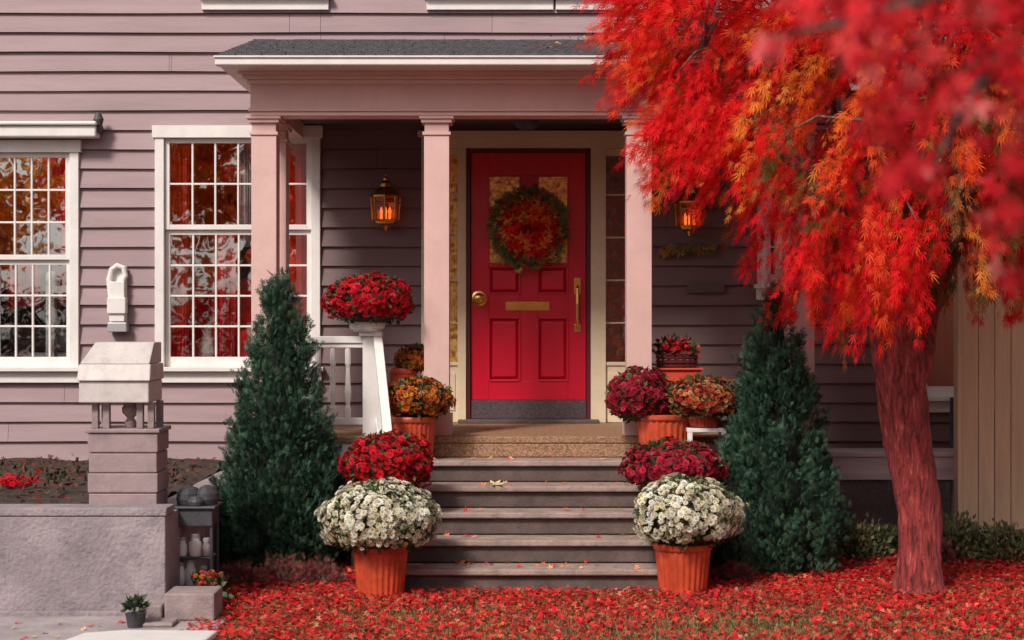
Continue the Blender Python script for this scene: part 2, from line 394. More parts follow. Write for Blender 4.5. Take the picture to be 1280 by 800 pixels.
def curtain(x0,x1,z0,z1,y,mat,name='curtain'):
    n=60; V=[];F=[]; amp=min(.03,y*.25)
    for i in range(n+1):
        x=x0+(x1-x0)*i/n; yy=y+amp*math.sin(i*.9)+amp*.4*math.sin(i*2.3)
        V+=[(x,yy,z0),(x+.02*math.sin(i*.7),yy,z1)]
    for i in range(n): F.append((2*i,2*i+2,2*i+3,2*i+1))
    me=bpy.data.meshes.new(name); me.from_pydata(V,[],F); me.materials.append(mat)
    me.polygons.foreach_set('use_smooth',[True]*len(F))
    o=bpy.data.objects.new(name,me); sc.collection.objects.link(o); attach(o,house)

def window(w_,i):
    x0,x1,z0,z1=w_['x0'],w_['x1'],w_['z0'],w_['z1']; mb=MB(); c=.075
    mb.box(x0,x0+c,-.055,.06,z0+.11,z1-.10); mb.box(x1-c,x1,-.055,.06,z0+.11,z1-.10)
    mb.box(x0-.02,x1+.02,-.07,.06,z1-.10,z1)
    mb.box(x0-.03,x1+.03,-.115,.06,z0+.075,z0+.11)
    mb.box(x0-.01,x1+.01,-.06,-.032,z0-.02,z0+.073)
    a0,a1,b0,b1=x0+c,x1-c,z0+.11,z1-.10
    zm=b0+(b1-b0)*w_.get('mid',.5)
    for (s0,s1,rows,yy) in ((zm,b1,w_['rows'][0],-.02),(b0,zm,w_['rows'][1],.012)):
        f=.042; fb=f+(.04 if s0==b0 else 0)
        mb.box(a0+.002,a0+f,yy,yy+.03,s0,s1); mb.box(a1-f,a1-.002,yy,yy+.03,s0,s1)
        mb.box(a0+f,a1-f,yy+.001,yy+.029,s0,s0+fb); mb.box(a0+f,a1-f,yy+.001,yy+.029,s1-f,s1-.002)
        gx0,gx1,gz0,gz1=a0+f,a1-f,s0+fb,s1-f
        for k in range(1,w_['cols']):
            x=gx0+(gx1-gx0)*k/w_['cols']; mb.box(x-.008,x+.008,yy+.003,yy+.026,gz0,gz1)
        for k in range(1,rows):
            z=gz0+(gz1-gz0)*k/rows; mb.box(gx0,gx1,yy+.005,yy+.024,z-.008,z+.008)
    mb.obj('window_frame',M_white,house,bevel=.003)
    g=MB(); g.quad([(a0,-.003,zm),(a1,-.003,zm),(a1,-.003,b1),(a0,-.003,b1)]); g.quad([(a0,.03,b0),(a1,.03,b0),(a1,.03,zm),(a0,.03,zm)])
    g.obj('window_glass',M_glass,house)
wins[1]['mid']=.60
for i,w_ in enumerate(wins): window(w_,i)
mb=MB(); w0=wins[0]
mb.box(w0['x0']-.05,X(131,d)-.03,-.20,-.03,Z(174,d),Z(160,d)); mb.box(w0['x0']-.05,X(128,d),-.23,-.03,Z(160,d)+.002,Z(155,d))
mb.obj('awning_cassette',M_white,house,bevel=.012)
mb=MB(); mb.box(X(108,d),X(131,d),-.16,-.05,Z(168,d),Z(158,d)); mb.lathe(X(128,d),-.14,[(.03,Z(160,d)),(.045,Z(152,d)),(.02,Z(143,d))],12); mb.obj('awning_bracket',M_char,house,bevel=.005)
curtain(X(200,d),X(232,d),1.2,3.4,.13,M_curr); curtain(X(262,d),X(292,d),1.2,2.5,.16,M_curr); curtain(X(335,d),X(395,d),1.1,3.4,.11,M_curr); curtain(X(-50,d),X(-20,d),1.2,3.3,.2,M_curw)
curtain(X(296,d),X(310,d),2.4,3.4,.2,M_curw); curtain(X(66,d),X(92,d),1.9,3.3,.13,M_curr); curtain(X(2,d),X(22,d),1.9,2.3,.13,M_curr)
curtain(X(1152,d),X(1290,d),1.0,3.3,.09,M_curr); curtain(X(950,d),X(1010,d),1.7,3.4,.12,M_curw)
curtain(-2.5,-1.6,4.4,5.8,.15,M_curw); curtain(-.7,1.3,4.4,5.8,.15,M_curw)

# ---- doorway
mb=MB()
DX0,DX1=X(588,d),X(733,d); dz1=Z(190,d)
sx0,sx1=door_open[0],door_open[1]; ztop=door_open[3]
mb.box(sx0,sx1,-.06,.08,dz1+.03,ztop)
mb.box(sx0-.03,sx1+.03,-.085,.08,ztop+.001,ztop+.05)
LG=(sx0+.075,DX0-.105); RG=(DX1+.16,sx1-.09)
for (a,b) in ((sx0,LG[0]),(LG[1],DX0-.035),(DX1+.035,RG[0]),(RG[1],sx1)):
    mb.box(a,b,-.05,.08,FZ,dz1+.03)
zp=Z(457,d)
for (a,b) in (LG,RG):
    mb.box(a,b,-.02,.06,FZ,zp); mb.box(a,b,-.035,.06,zp+.001,zp+.03); mb.box(a+.02,b-.02,-.03,-.01,FZ+.1,zp-.06)
    mb.box(a,b,-.02,.05,dz1-.03,dz1+.028)
mb.obj('door_surround',M_cream,house,bevel=.004)
mb=MB(); a,b=RG; mb.quad([(a,.03,zp),(b,.03,zp),(b,.03,dz1),(a,.03,dz1)])
mb.obj('sidelight_glass',M_glass,house)
mb=MB(); a,b=LG; mb.quad([(a,.03,zp),(b,.03,zp),(b,.03,dz1),(a,.03,dz1)]); mb.obj('amber_sidelight_glass',M_gold,house)
mb=MB()
for (a,b) in (LG,RG):
    for k in range(1,5): 
        z=zp+(dz1-zp)*k/5; mb.box(a,b,.01,.028,z-.007,z+.007)
mb.obj('sidelight_muntins',M_cream,house)
mb=MB(); mb.box(DX0-.035,DX0,-.03,.08,FZ,dz1+.03); mb.box(DX1,DX1+.035,-.03,.08,FZ,dz1+.03); mb.box(DX0,DX1,-.03,.08,dz1,dz1+.029); mb.obj('door_jamb',M_wine,house,bevel=.003)
n=420; a,b=RG; P=np.stack([rng.uniform(a+.01,b-.01,n),rng.uniform(.055,.10,n),rng.uniform(zp+.05,dz1-.1,n)],1)
mesh_np('sidelight_garland',*inst(MAPLEW[0],MAPLEW[1],P,frames(rng.normal(size=(n,3)),np.tile([0,-1.,.4],(n,1))+rng.normal(0,.4,(n,3))),rng.uniform(.03,.06,n),pal([(.85,.03,.03),(.7,.02,.03),(.9,.12,.05),(.10,.14,.06),(.5,.45,.35)],n,[.4,.2,.15,.15,.1]),MAPLEW[2]),M_leaf,house)
door=MB()
kz=Z(500,d)
px=lambda p:X(p,d)
st=[px(588),px(611),px(650),px(672),px(710),px(733)]
zr=[kz,Z(476,d),Z(397,d),Z(367,d),Z(220,d),dz1]
yf,yb=.0,.05
g=.004
door.box(st[0]+g,st[1],yf,yb,kz,dz1-g); door.box(st[4],st[5]-g,yf,yb,kz,dz1-g)
door.box(st[2],st[3],yf,yb,zr[1],zr[4])
door.box(st[1],st[4],yf,yb,zr[0],zr[1]); door.box(st[1],st[4],yf,yb,zr[4],zr[5]-g)
ZL=Z(333,d)
for a,b in ((st[1],st[2]),(st[3],st[4])):
    door.box(a,b,yf,yb,zr[2],zr[3])
    zl=ZL
    door.box(a,b,yf,yb,zl-.0,zl+.03)
    for (q0,q1) in ((zr[1],zr[2]),(zr[3],zl)):
        door.box(a,b,yf+.026,yb,q0,q1)
        m_=.038
        door.hexa([(a+.014,yf+.026,q0+.014),(b-.014,yf+.026,q0+.014),(b-.014,yf+.026,q1-.014),(a+.014,yf+.026,q1-.014),
                   (a+m_,yf+.002,q0+m_),(b-m_,yf+.002,q0+m_),(b-m_,yf+.002,q1-m_),(a+m_,yf+.002,q1-m_)])
        door.box(a-.006,a+.008,yf-.011,yf+.02,q0,q1); door.box(b-.008,b+.006,yf-.011,yf+.02,q0,q1)
        door.box(a+.008,b-.008,yf-.010,yf+.02,q0-.006,q0+.008); door.box(a+.008,b-.008,yf-.010,yf+.02,q1-.008,q1+.006)
    q0,q1=zl+.03,zr[4]
    door.box(a-.005,a+.006,yf-.008,yf+.02,q0,q1); door.box(b-.006,b+.005,yf-.008,yf+.02,q0,q1); door.box(a+.006,b-.006,yf-.007,yf+.02,q1-.006,q1+.005)
door.obj('door_leaf',M_red,house,bevel=.0035)
gm=MB()
for a,b in ((st[1],st[2]),(st[3],st[4])): gm.quad([(a,.010,ZL+.03),(b,.010,ZL+.03),(b,.010,zr[4]),(a,.010,zr[4])])
gm.obj('door_lights',M_gold,house)
k=MB(); k.box(DX0+.004,DX1-.004,-.012,.05,FZ+.03,kz-.002); k.obj('kick_plate',pebble('kick_plate_metal',(.03,.02,.025),(.13,.085,.095),160),house,bevel=.003)
k=MB(); k.box(DX0-.1,DX1+.1,-.16,.06,FZ,FZ+.028); k.obj('threshold',M_stone,house,bevel=.006)
k=MB(); k.box(px(632),px(687),-.014,.0,Z(388,d),Z(377,d)); k.box(px(637),px(682),-.02,-.014,Z(386,d),Z(379.5,d)); k.obj('mail_slot',M_brass,house,bevel=.004)
def rot_lathe(prof,cx,cz,y0,mat,name,n=24):
    mb=MB(); mb.lathe(0,0,prof,n); mb.v=[(cx+x,y0-z,cz+y) for x,y,z in mb.v]; return mb.obj(name,mat,house,smooth=True)
rot_lathe([(.065,0),(.065,.008),(.05,.014),(.022,.018),(.02,.05),(.04,.06),(.046,.08),(.036,.098),(.008,.104)],px(599),Z(373,d),.0,M_brass,'door_knob')
k=MB(); k.box(px(717.5),px(726),-.01,0,Z(368,d),Z(347,d)); k.box(px(717.5),px(726),-.01,0,Z(415,d),Z(405,d))
k.tube([(px(721.5),-.01,Z(357,d)),(px(721.5),-.05,Z(361,d)),(px(721.5),-.058,Z(380,d)),(px(721.5),-.055,Z(400,d)),(px(721.5),-.01,Z(410,d))],[.012,.013,.014,.013,.012],10)
k.obj('door_handle',M_brass,house,bevel=.003)

# ---- porch
cols=[(X(332,13.1),13.1),(X(332,13.1)+.005,13.62),(X(546.5,13.1),13.1),(X(798,13.1),13.1),(X(1000,13.1),13.1),(X(1000,13.1)-.005,13.62)]
ct=Z(145,13.0)
mb=MB()
for cx,cd in cols:
    h=.093; y=Y(cd)
    mb.box(cx-h,cx+h,y-h,y+h,FZ+.16,ct-.14)
    mb.box(cx-h-.02,cx+h+.02,y-h-.02,y+h+.02,FZ,FZ+.16)
    mb.box(cx-h-.012,cx+h+.012,y-h-.012,y+h+.012,ct-.14,ct-.115)
    mb.box(cx-h+.003,cx+h-.003,y-h+.003,y+h-.003,ct-.115,ct-.05)
    mb.box(cx-h-.02,cx+h+.02,y-h-.02,y+h+.02,ct-.05,ct-.022); mb.box(cx-h-.035,cx+h+.035,y-h-.035,y+h+.035,ct-.022,ct-.001)
mb.obj('porch_columns',M_pink,house,bevel=.004)
BX0,BX1=X(313,12.98),2.31
mb=MB(); y0=Y(12.97)
zb1=Z(100,12.97)
mb.box(BX0,BX1,y0,y0+.24,ct,zb1); mb.box(BX0,BX0+.2,y0+.24,-.035,ct,zb1); mb.box(BX1-.2,BX1,y0+.24,-.035,ct,zb1)
mb.box(BX0-.015,BX1+.015,y0-.015,y0+.0,ct+.03,ct+.055); 
mb.obj('porch_beam',M_pink,house,bevel=.004)
RX0,RX1=-2.13,2.45; ye=Y(12.66); ze=Z(77,12.66)
mb=MB()
for e,a,b in [(0.02,zb1-.03,zb1),(0.05,zb1,zb1+.03),(0.08,zb1+.03,zb1+.055)]:
    mb.box(BX0-e,BX1+e,y0-e,-.035,a+.001,b)
mb.hexa([(BX0-.08,y0-.08,zb1+.056),(BX1+.08,y0-.08,zb1+.056),(BX1+.08,-.035,zb1+.056),(BX0-.08,-.035,zb1+.056),
         (RX0+.02,ye+.04,ze-.03),(RX1-.02,ye+.04,ze-.03),(RX1-.02,-.035,ze-.03),(RX0+.02,-.035,ze-.03)])
mb.obj('porch_cornice',paint('cornice_paint',(.74,.58,.53),.5,.08,3,.08,50,dirt=.15,dirtcol=(.4,.28,.25)),house,bevel=.003)
mb=MB(); mb.box(RX0,RX1,ye-.05,ye+.05,ze-.03,ze+.02); mb.box(RX0-.01,RX1+.01,ye-.065,ye+.05,ze+.02,ze+.035)
mb.obj('porch_gutter',M_white,house,bevel=.008)
mb=MB(); zt=Z(50,14.6); nr=14
for i in range(nr):
    t0=i/nr;t1=(i+1)/nr; ya=ye-.02+(-.03-ye)*t0; yb_=ye-.02+(-.03-ye)*t1+.03
    za=ze+.035+(zt-ze-.035)*t0+.014; zb_=ze+.035+(zt-ze-.035)*t1
    x=RX0; 
    while x<RX1-.001:
        x2=min(x+random.uniform(.12,.2),RX1); dz=random.uniform(0,.006)
        mb.hexa([(x,ya,za-.02),(x2-.006,ya,za-.02),(x2-.006,min(yb_,-.035),zb_-.02),(x,min(yb_,-.035),zb_-.02),(x,ya,za+dz),(x2-.006,ya,za+dz),(x2-.006,min(yb_,-.035),zb_+dz),(x,min(yb_,-.035),zb_+dz)]); x=x2
mb.obj('porch_roof',M_shing,house)
mb=MB()
for xx in (RX0+.03,RX1-.05):
    mb.hexa([(xx,ye+.05,ze-.029),(xx+.02,ye+.05,ze-.029),(xx+.02,-.035,ze-.029),(xx,-.035,ze-.029),(xx,ye+.05,ze+.02),(xx+.02,ye+.05,ze+.02),(xx+.02,-.035,zt-.03),(xx,-.035,zt-.03)])
mb.obj('porch_roof_cheek',M_pink,house)
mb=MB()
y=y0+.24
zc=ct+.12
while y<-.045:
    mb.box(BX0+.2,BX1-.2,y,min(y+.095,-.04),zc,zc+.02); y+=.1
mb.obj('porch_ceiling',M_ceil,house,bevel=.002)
mb=MB(); mb.lathe(X(658,13.9),Y(13.9),[(.04,zc-.13),(.09,zc-.10),(.10,zc-.05),(.06,zc-.02),(.06,zc)],20); mb.obj('ceiling_light_dome',M_char,house,smooth=True)
yF=Y(12.9); SX0,SX1=-.72,.98
mb=MB(); mb.box(PXL,PXR,yF,-.035,FZ-.05,FZ-.001); mb.obj('porch_floor',M_peb,house,bevel=.008)
mb=MB(); mb.box(PXL+.02,-.73,yF+.02,yF+.08,FZ-.2,FZ-.051); mb.box(.99,PXR-.02,yF+.02,yF+.08,FZ-.2,FZ-.051); mb.obj('porch_skirt',M_white,house,bevel=.004)
mb=MB()
mb.box(PXL+.03,-.73,yF+.1,yF+.16,0,FZ-.2); mb.box(.99,PXR-.03,yF+.1,yF+.16,0,FZ-.2); mb.box(PXL+.03,PXL+.1,yF+.16,-.04,0,FZ-.06); mb.box(PXR-.1,PXR-.03,yF+.16,-.04,0,FZ-.06)
mb.obj('porch_base',M_stone,house)

# railing
rl=grp('porch_railing',(-1.4,Y(13.0),FZ))
mb=MB(); y=Y(13.02); zt_=H-.12
rx0=cols[0][0]+.12; rx1=-1.10
mb.box(rx0,rx1,y-.04,y+.04,zt_-.05,zt_); mb.box(rx0,rx1,y-.025,y+.025,zt_-.085,zt_-.05); mb.box(rx0,rx1,y-.03,y+.03,FZ+.08,FZ+.13)
x=rx0+.06
while x<rx1-.03:
    mb.lathe(x,y,[(.022,FZ+.13),(.022,FZ+.2),(.015,FZ+.22),(.024,FZ+.32),(.014,FZ+.5),(.022,FZ+.53),(.022,zt_-.085)],10); x+=.11
mb.box(-1.10,-.98,y-.06,y+.06,FZ,zt_-.002); mb.box(-1.125,-.955,y-.085,y+.085,zt_,zt_+.035)
a=Vector((-.99,y-.05,zt_+.02)); b=Vector((-.86,Y(12.15),1.03)); wv=Vector((.032,0,0))
mb.hexa([a-wv-Vector((0,0,.06)),a+wv-Vector((0,0,.06)),b+wv-Vector((0,0,.06)),b-wv-Vector((0,0,.06)),a-wv,a+wv,b+wv,b-wv])
a2=a-Vector((0,0,.62)); b2=b-Vector((0,0,.40))
mb.hexa([a2-wv*.6-Vector((0,0,.05)),a2+wv*.6-Vector((0,0,.05)),b2+wv*.6-Vector((0,0,.05)),b2-wv*.6-Vector((0,0,.05)),a2-wv*.6,a2+wv*.6,b2+wv*.6,b2-wv*.6])
for t in (.15,.32,.5,.67,.84):
    p=a.lerp(b,t); q=a2.lerp(b2,t); mb.box(p.x-.014,p.x+.014,p.y-.014,p.y+.014,q.z-.01,p.z-.05)
mb.box(b.x-.045,b.x+.045,b.y-.045,b.y+.045,.02,b.z-.02)
mb.obj('rail_and_balusters',M_white,rl,bevel=.004)

# steps
stp=grp('stone_steps',(.13,Y(12.2),0))
mb=MB(); r=.155
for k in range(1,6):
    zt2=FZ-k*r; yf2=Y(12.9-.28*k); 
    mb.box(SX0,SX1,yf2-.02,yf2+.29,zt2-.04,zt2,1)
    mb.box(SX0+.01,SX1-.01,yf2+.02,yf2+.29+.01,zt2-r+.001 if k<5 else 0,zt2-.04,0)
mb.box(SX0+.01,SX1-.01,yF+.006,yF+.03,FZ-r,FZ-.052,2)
for s,(a,b) in ((0,(-1.14,SX0-.003)),(1,(SX1+.003,1.62))):
    mb.box(a,b,Y(12.45),yF-.003,0,FZ-r-.0,0)
    a_,b_=(a+.1,b) if s==0 else (a,b-.3)
    mb.box(a_,b_,Y(11.8),Y(12.447),0,.36,0)
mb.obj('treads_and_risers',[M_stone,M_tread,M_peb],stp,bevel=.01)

# ------------------------------------------------------------ wall lanterns
def lantern(pxc,py0,py1):
    dd=14.47; cx=X(pxc,dd); zt=Z(py0,dd); zb=Z(py1,dd); h=zt-zb; e=grp('wall_lantern',(cx,Y(dd),zb+h/2)); cy=Y(dd)
    R=.118; z=lambda f: zb+h*f
    mb=MB()
    mb.lathe(cx,cy,[(.006,z(1)),(.012,z(.97)),(.006,z(.94)),(.022,z(.9)),(.022,z(.86)),(.05,z(.80)),(.055,z(.74)),(.10,z(.66)),(R*1.08,z(.58)),(R*1.1,z(.55)),(.06,z(.54))][::-1],8)
    mb.lathe(cx,cy,[(R*.8,z(.06)),(R*.95,z(.10)),(R*1.0,z(.13)),(R*.9,z(.14))],8)
    mb.lathe(cx,cy,[(.012,z(-.06)),(.02,z(-.02)),(.03,z(.02)),(R*.7,z(.06))],8)
    for i in range(8):
        a=2*math.pi*i/8; r0=R*.93; r1=R*1.02
        mb.tube([(cx+r0*math.cos(a),cy+r0*math.sin(a),z(.13)),(cx+r1*math.cos(a),cy+r1*math.sin(a),z(.56))],[.008,.008],6)
        b=2*math.pi*(i+1)/8
        mb.tube([(cx+r1*math.cos(a),cy+r1*math.sin(a),z(.44)),(cx+r1*math.cos(b),cy+r1*math.sin(b),z(.44))],[.005,.005],5)
    mb.box(cx-.05,cx+.05,-.045,-.025,z(.2),z(.75)); mb.tube([(cx,-.04,z(.65)),(cx,-.08,z(.85)),(cx,cy+.02,z(.84))],[.012,.012,.012],8)
    mb.obj('brass_body',M_dbrass,e)
    g=MB()
    g.lathe(cx,cy,[(R*.88,z(.14)),(R*.97,z(.55))],8); g.obj('lantern_glass',M_lglass,e)
    c=MB()
    for dx in (-.035,0,.035): c.lathe(cx+dx,cy-.01*abs(dx)*30,[(.01,z(.14)),(.01,z(.25)),(.014,z(.29)),(.003,z(.37))],10)
    c.obj('candle_bulbs',M_flame,e,smooth=True)
lantern(482,216,284); lantern(862,224,291)

# ------------------------------------------------------------ foliage builders
def sph(n,zmin=-1):
    z=rng.uniform(zmin,1,n); a=rng.uniform(0,2*math.pi,n); r=np.sqrt(1-z*z); return np.stack([r*np.cos(a),r*np.sin(a),z],1)
def fib(n,zmin):
    i=np.arange(n)+.5; z=1-(1-zmin)*i/n; a=i*2.399963; r=np.sqrt(np.maximum(0,1-z*z)); return np.stack([r*np.cos(a),r*np.sin(a),z],1)
def mum(px_,py_,rxp,rzp,dd,cols,wts=None,head=.03,pot=None,potmat=None,base=None,dens=1.0):
    cx=X(px_,dd); cz=Z(py_,dd); s=dd/FL; rx=rxp*s; rz=rzp*s; cy=Y(dd)
    e=grp('potted_chrysanthemum',(cx,cy,cz-rz))
    n=int(dens*2.6*math.pi*(rx*rx*.6+rx*rz*.6)/(head*head*1.55))
    D=fib(n,-.55)+rng.normal(0,.05,(n,3)); D=norm(D)
    ph=rng.uniform(0,6.28,4)
    lump=1+.06*np.sin(D[:,0]*6+ph[0])*np.sin(D[:,1]*5+ph[1])+.05*np.sin(D[:,2]*9+D[:,0]*4+ph[2])+.05*np.sin(D[:,0]*11+ph[3])+rng.normal(0,.04,n)
    P=D*np.array([rx,rx,rz])*lump[:,None]+np.array([cx,cy,cz]); P[:,2]-=head*.3
    N_=norm(D*np.array([1/rx,1/rx,1/rz])+rng.normal(0,.4,(n,3))/rx*.6)
    t=rng.normal(size=(n,3)); R=frames(np.cross(N_,t),N_)
    C=pal(cols,n,wts,.2)
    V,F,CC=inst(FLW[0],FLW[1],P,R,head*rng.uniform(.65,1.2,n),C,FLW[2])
    mesh_np('flower_heads',V,F,CC,M_petal,e)
    m=int(n*.8); D=norm(fib(m,-.8)+rng.normal(0,.08,(m,3))); P=D*np.array([rx,rx,rz])*rng.uniform(.84,.97,(m,1))+np.array([cx,cy,cz])
    V,F,CC=inst(OV[0],OV[1],P,frames(D+rng.normal(0,.6,(m,3))),rng.uniform(.035,.055,m),pal([(.05,.085,.025),(.07,.10,.03),(.035,.055,.02)],m),OV[2])
    mesh_np('leaves',V,F,CC,M_green,e)
    c=MB(); c.lathe(cx,cy,[(rx*.4,cz-rz*.85),(rx*.8,cz-rz*.45),(rx*.86,cz),(rx*.73,cz+rz*.5),(rx*.4,cz+rz*.78),(.02,cz+rz*.86)],20); c.obj('inner_stems',M_soil,e,smooth=True)
    if pot:
        x0,x1,yt,yb_=pot[:4]; pd=dd
        pcx=(X(x0,pd)+X(x1,pd))/2; R1=(X(x1,pd)-X(x0,pd))/2; zt=Z(yt,pd); zb=Z(yb_,pd) if base is None else base
        R0=R1*.76; p=MB()
        p.lathe(pcx,cy,[(R0,zb),(R0*1.04,zb+.01),(R1*.93,zt-.055),(R1*.94,zt-.045)],120,0,.03,26)
        p.lathe(pcx,cy,[(R1*.93,zt-.047),(R1*1.0,zt-.04),(R1*1.02,zt-.025),(R1*1.02,zt-.006),(R1*.98,zt),(R1*.9,zt),(R1*.88,zt-.03)],64,0)
        p.obj('pot',potmat or M_terra,e,smooth=True)
RED=[(.60,.005,.018),(.44,.005,.016),(.70,.018,.032)]
DRED=[(.34,.010,.034),(.22,.008,.02),(.46,.02,.05)]
ORG=[(.62,.15,.02),(.50,.09,.015),(.70,.27,.04),(.36,.06,.02)]
RUST=[(.50,.06,.03),(.56,.2,.07),(.36,.02,.02),(.6,.3,.12)]
WHT=[(.86,.79,.60),(.88,.83,.70),(.76,.68,.45),(.82,.76,.60)]
mum(475,648,70,46,11.3,WHT,head=.024,pot=(440,511,680,747),base=0,dens=1.2)
mum(858,642,65,46,11.45,WHT,head=.024,pot=(817,890,678,743),base=0,dens=1.2)
mum(485,579,55,38,12.0,RED,head=.026,pot=(455,515,600,660),base=.36)
mum(841,584,62,33,12.0,DRED+[(.5,.02,.05)],head=.025,pot=(810,872,600,660),base=.36)
mum(523,499,40,26,12.72,ORG,head=.022,pot=(489,546,520,570),base=FZ-r)
mum(521,449,26,17,13.25,ORG,head=.021,pot=(486,522,460,540),base=FZ)
mum(462,376,54,32,13.0,RED,head=.026,pot=(437,481,402,420),potmat=M_white,base=H-.085)
mum(801,496,42,35,12.70,DRED,head=.024,pot=(794,868,517,575),base=FZ-r)
mum(880,498,47,27,12.55,RUST,head=.022,pot=(858,902,515,535),base=Z(533,12.55))
ps=grp('plant_stand',(X(880,12.55),Y(12.55),FZ-r)); mb=MB(); cx=X(882,12.55); cy=Y(12.55); z0=FZ-r; z1=Z(534,12.55)
mb.box(cx-.14,cx+.14,cy-.1,cy+.1,z1-.03,z1-.001)
for sx in (-1,1):
    for sy in (-1,1): mb.box(cx+sx*.12-.018,cx+sx*.12+.018,cy+sy*.08-.018,cy+sy*.08+.018,z0,z1-.03)
mb.obj('stand_frame',M_white,ps,bevel=.004)
pp=grp('plant_pot',(X(915,12.6),Y(12.6),FZ-r)); mb=MB(); mb.lathe(X(914,12.5),Y(12.6),[(.06,FZ-r),(.085,FZ+.12),(.09,FZ+.13),(.075,FZ+.13)],24); mb.obj('clay_body',M_terra,pp,smooth=True)
def basket():
    dd=13.3; cx=X(846,dd); cy=Y(dd); zt=Z(462,dd); e=grp('flower_basket',(cx,cy,FZ)); mb=MB()
    mb.box(X(813,dd),X(874,dd),cy-.13,cy+.13,Z(476,dd),zt)
    mb.box(X(809,dd),X(877,dd),cy-.15,cy+.15,zt,zt+.015)
    for sx in (X(817,dd),X(868,dd)):
        for sy in (-.1,.1): mb.box(sx-.015,sx+.015,cy+sy-.015,cy+sy+.015,FZ,Z(476,dd))
    mb.obj('red_stand',paint('red_stand_paint',(.60,.06,.03),.4,.1,4,.05,40),e,bevel=.004)
    mb=MB()
    for zz in (.03,.06,.09,.115): mb.tube([(cx+.155*math.cos(a),cy+.11*math.sin(a),zt+zz) for a in np.linspace(0,6.29,20)],[.009]*20,6)
    for a in np.linspace(0,6.28,17)[:-1]: mb.tube([(cx+.14*math.cos(a),cy+.10*math.sin(a),zt+.016),(cx+.155*math.cos(a),cy+.11*math.sin(a),zt+.13)],[.007,.007],5)
    mb.obj('wicker_basket',M_wine,e)
    n=44; D=fib(n,0.2); P=D*np.array([.15,.10,.10])*rng.uniform(.6,1.25,(n,1))+np.array([cx,cy,zt+.12])
    V,F,C=inst(FLW[0],FLW[1],P,frames(np.cross(D,rng.normal(size=(n,3))),D),rng.uniform(.02,.034,n),pal(RED,n),FLW[2]); mesh_np('flower_heads',V,F,C,M_petal,e)
    n=220; D=fib(n,-.0); P=D*np.array([.15,.10,.12])*rng.uniform(.6,1.2,(n,1))+np.array([cx,cy,zt+.11])
    V,F,C=inst(OV[0],OV[1],P,frames(D+rng.normal(0,.5,(n,3))),rng.uniform(.03,.06,n),pal([(.05,.05,.02),(.45,.02,.02),(.08,.06,.02)],n),OV[2]); mesh_np('leaves',V,F,C,M_green,e)
basket()

# wreath
def wreath():
    dd=14.55; cx=X(661,dd); cz=Z(284,dd); cy=-.085; e=grp('door_wreath',(cx,cy,cz))
    n=1500; a=rng.uniform(0,2*math.pi,n); rr=.215+rng.normal(0,.048,n); b=rng.uniform(0,2*math.pi,n)
    P=np.stack([cx+rr*np.cos(a),cy-.08*np.abs(np.sin(b))+.02,cz+rr*np.sin(a)],1)
    out=np.stack([np.cos(a),-.7*np.ones(n),np.sin(a)],1)
    tang=np.stack([-np.sin(a),0*a,np.cos(a)],1)
    R=frames(out*rng.uniform(.1,1,(n,1))+tang*.7+rng.normal(0,.4,(n,3)),np.tile([0,-1.,0.5],(n,1))+rng.normal(0,.45,(n,3)))
    q=480
    p1=inst(MAPLEW[0],MAPLEW[1],P[:q],R[:q],rng.uniform(.035,.07,q),pal([(.93,.04,.03),(.93,.20,.04),(.80,.03,.02),(.93,.55,.14),(.90,.06,.03)],q),MAPLEW[2])
    P2=P[q:]; P2[:,1]+=.01; m=n-q
    far=rng.random(m)<.45; a2=a[q:][far]; P2[far,0]=cx+.275*np.cos(a2); P2[far,2]=cz+.275*np.sin(a2)
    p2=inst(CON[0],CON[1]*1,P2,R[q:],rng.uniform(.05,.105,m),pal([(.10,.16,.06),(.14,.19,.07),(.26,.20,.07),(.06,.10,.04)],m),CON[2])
    mesh_np('leaves',*p1,M_leaf,e); mesh_np('evergreen_sprigs',*p2,M_green,e)
    n=330; a=rng.uniform(0,6.28,n); rr=.05+.15*rng.random(n)**.5
    P=np.stack([cx+rr*np.cos(a),np.full(n,cy-.08)+rng.normal(0,.025,n),cz-.03+rr*np.sin(a)*.9],1)
    p3=inst(MAPLEW[0],MAPLEW[1],P,frames(rng.normal(size=(n,3)),np.tile([0,-1.,.5],(n,1))+rng.normal(0,.4,(n,3))),rng.uniform(.04,.085,n),pal([(.94,.03,.025),(.94,.22,.04),(.8,.02,.02),(.94,.5,.12),(.92,.04,.03)],n),MAPLEW[2])
    mesh_np('centre_leaves',*p3,M_leaf,e)
    mb=MB()
    for i in range(50):
        a=random.uniform(0,6.28); q=.19+random.gauss(0,.045); x=cx+q*math.cos(a); z=cz+q*math.sin(a); s=.012
        mb.lathe(x,cy-.09,[(s*.3,z-s),(s*.9,z-s*.5),(s,z),(s*.8,z+s*.6),(s*.2,z+s)],8)
    mb.obj('berries',M_curr,e,smooth=True)
    mb=MB(); mb.tube([(cx+.2*math.cos(a),cy+.03,cz+.2*math.sin(a)) for a in np.linspace(0,6.2832,40)],[.03]*40,8); mb.obj('ring',M_soil,e)
wreath()
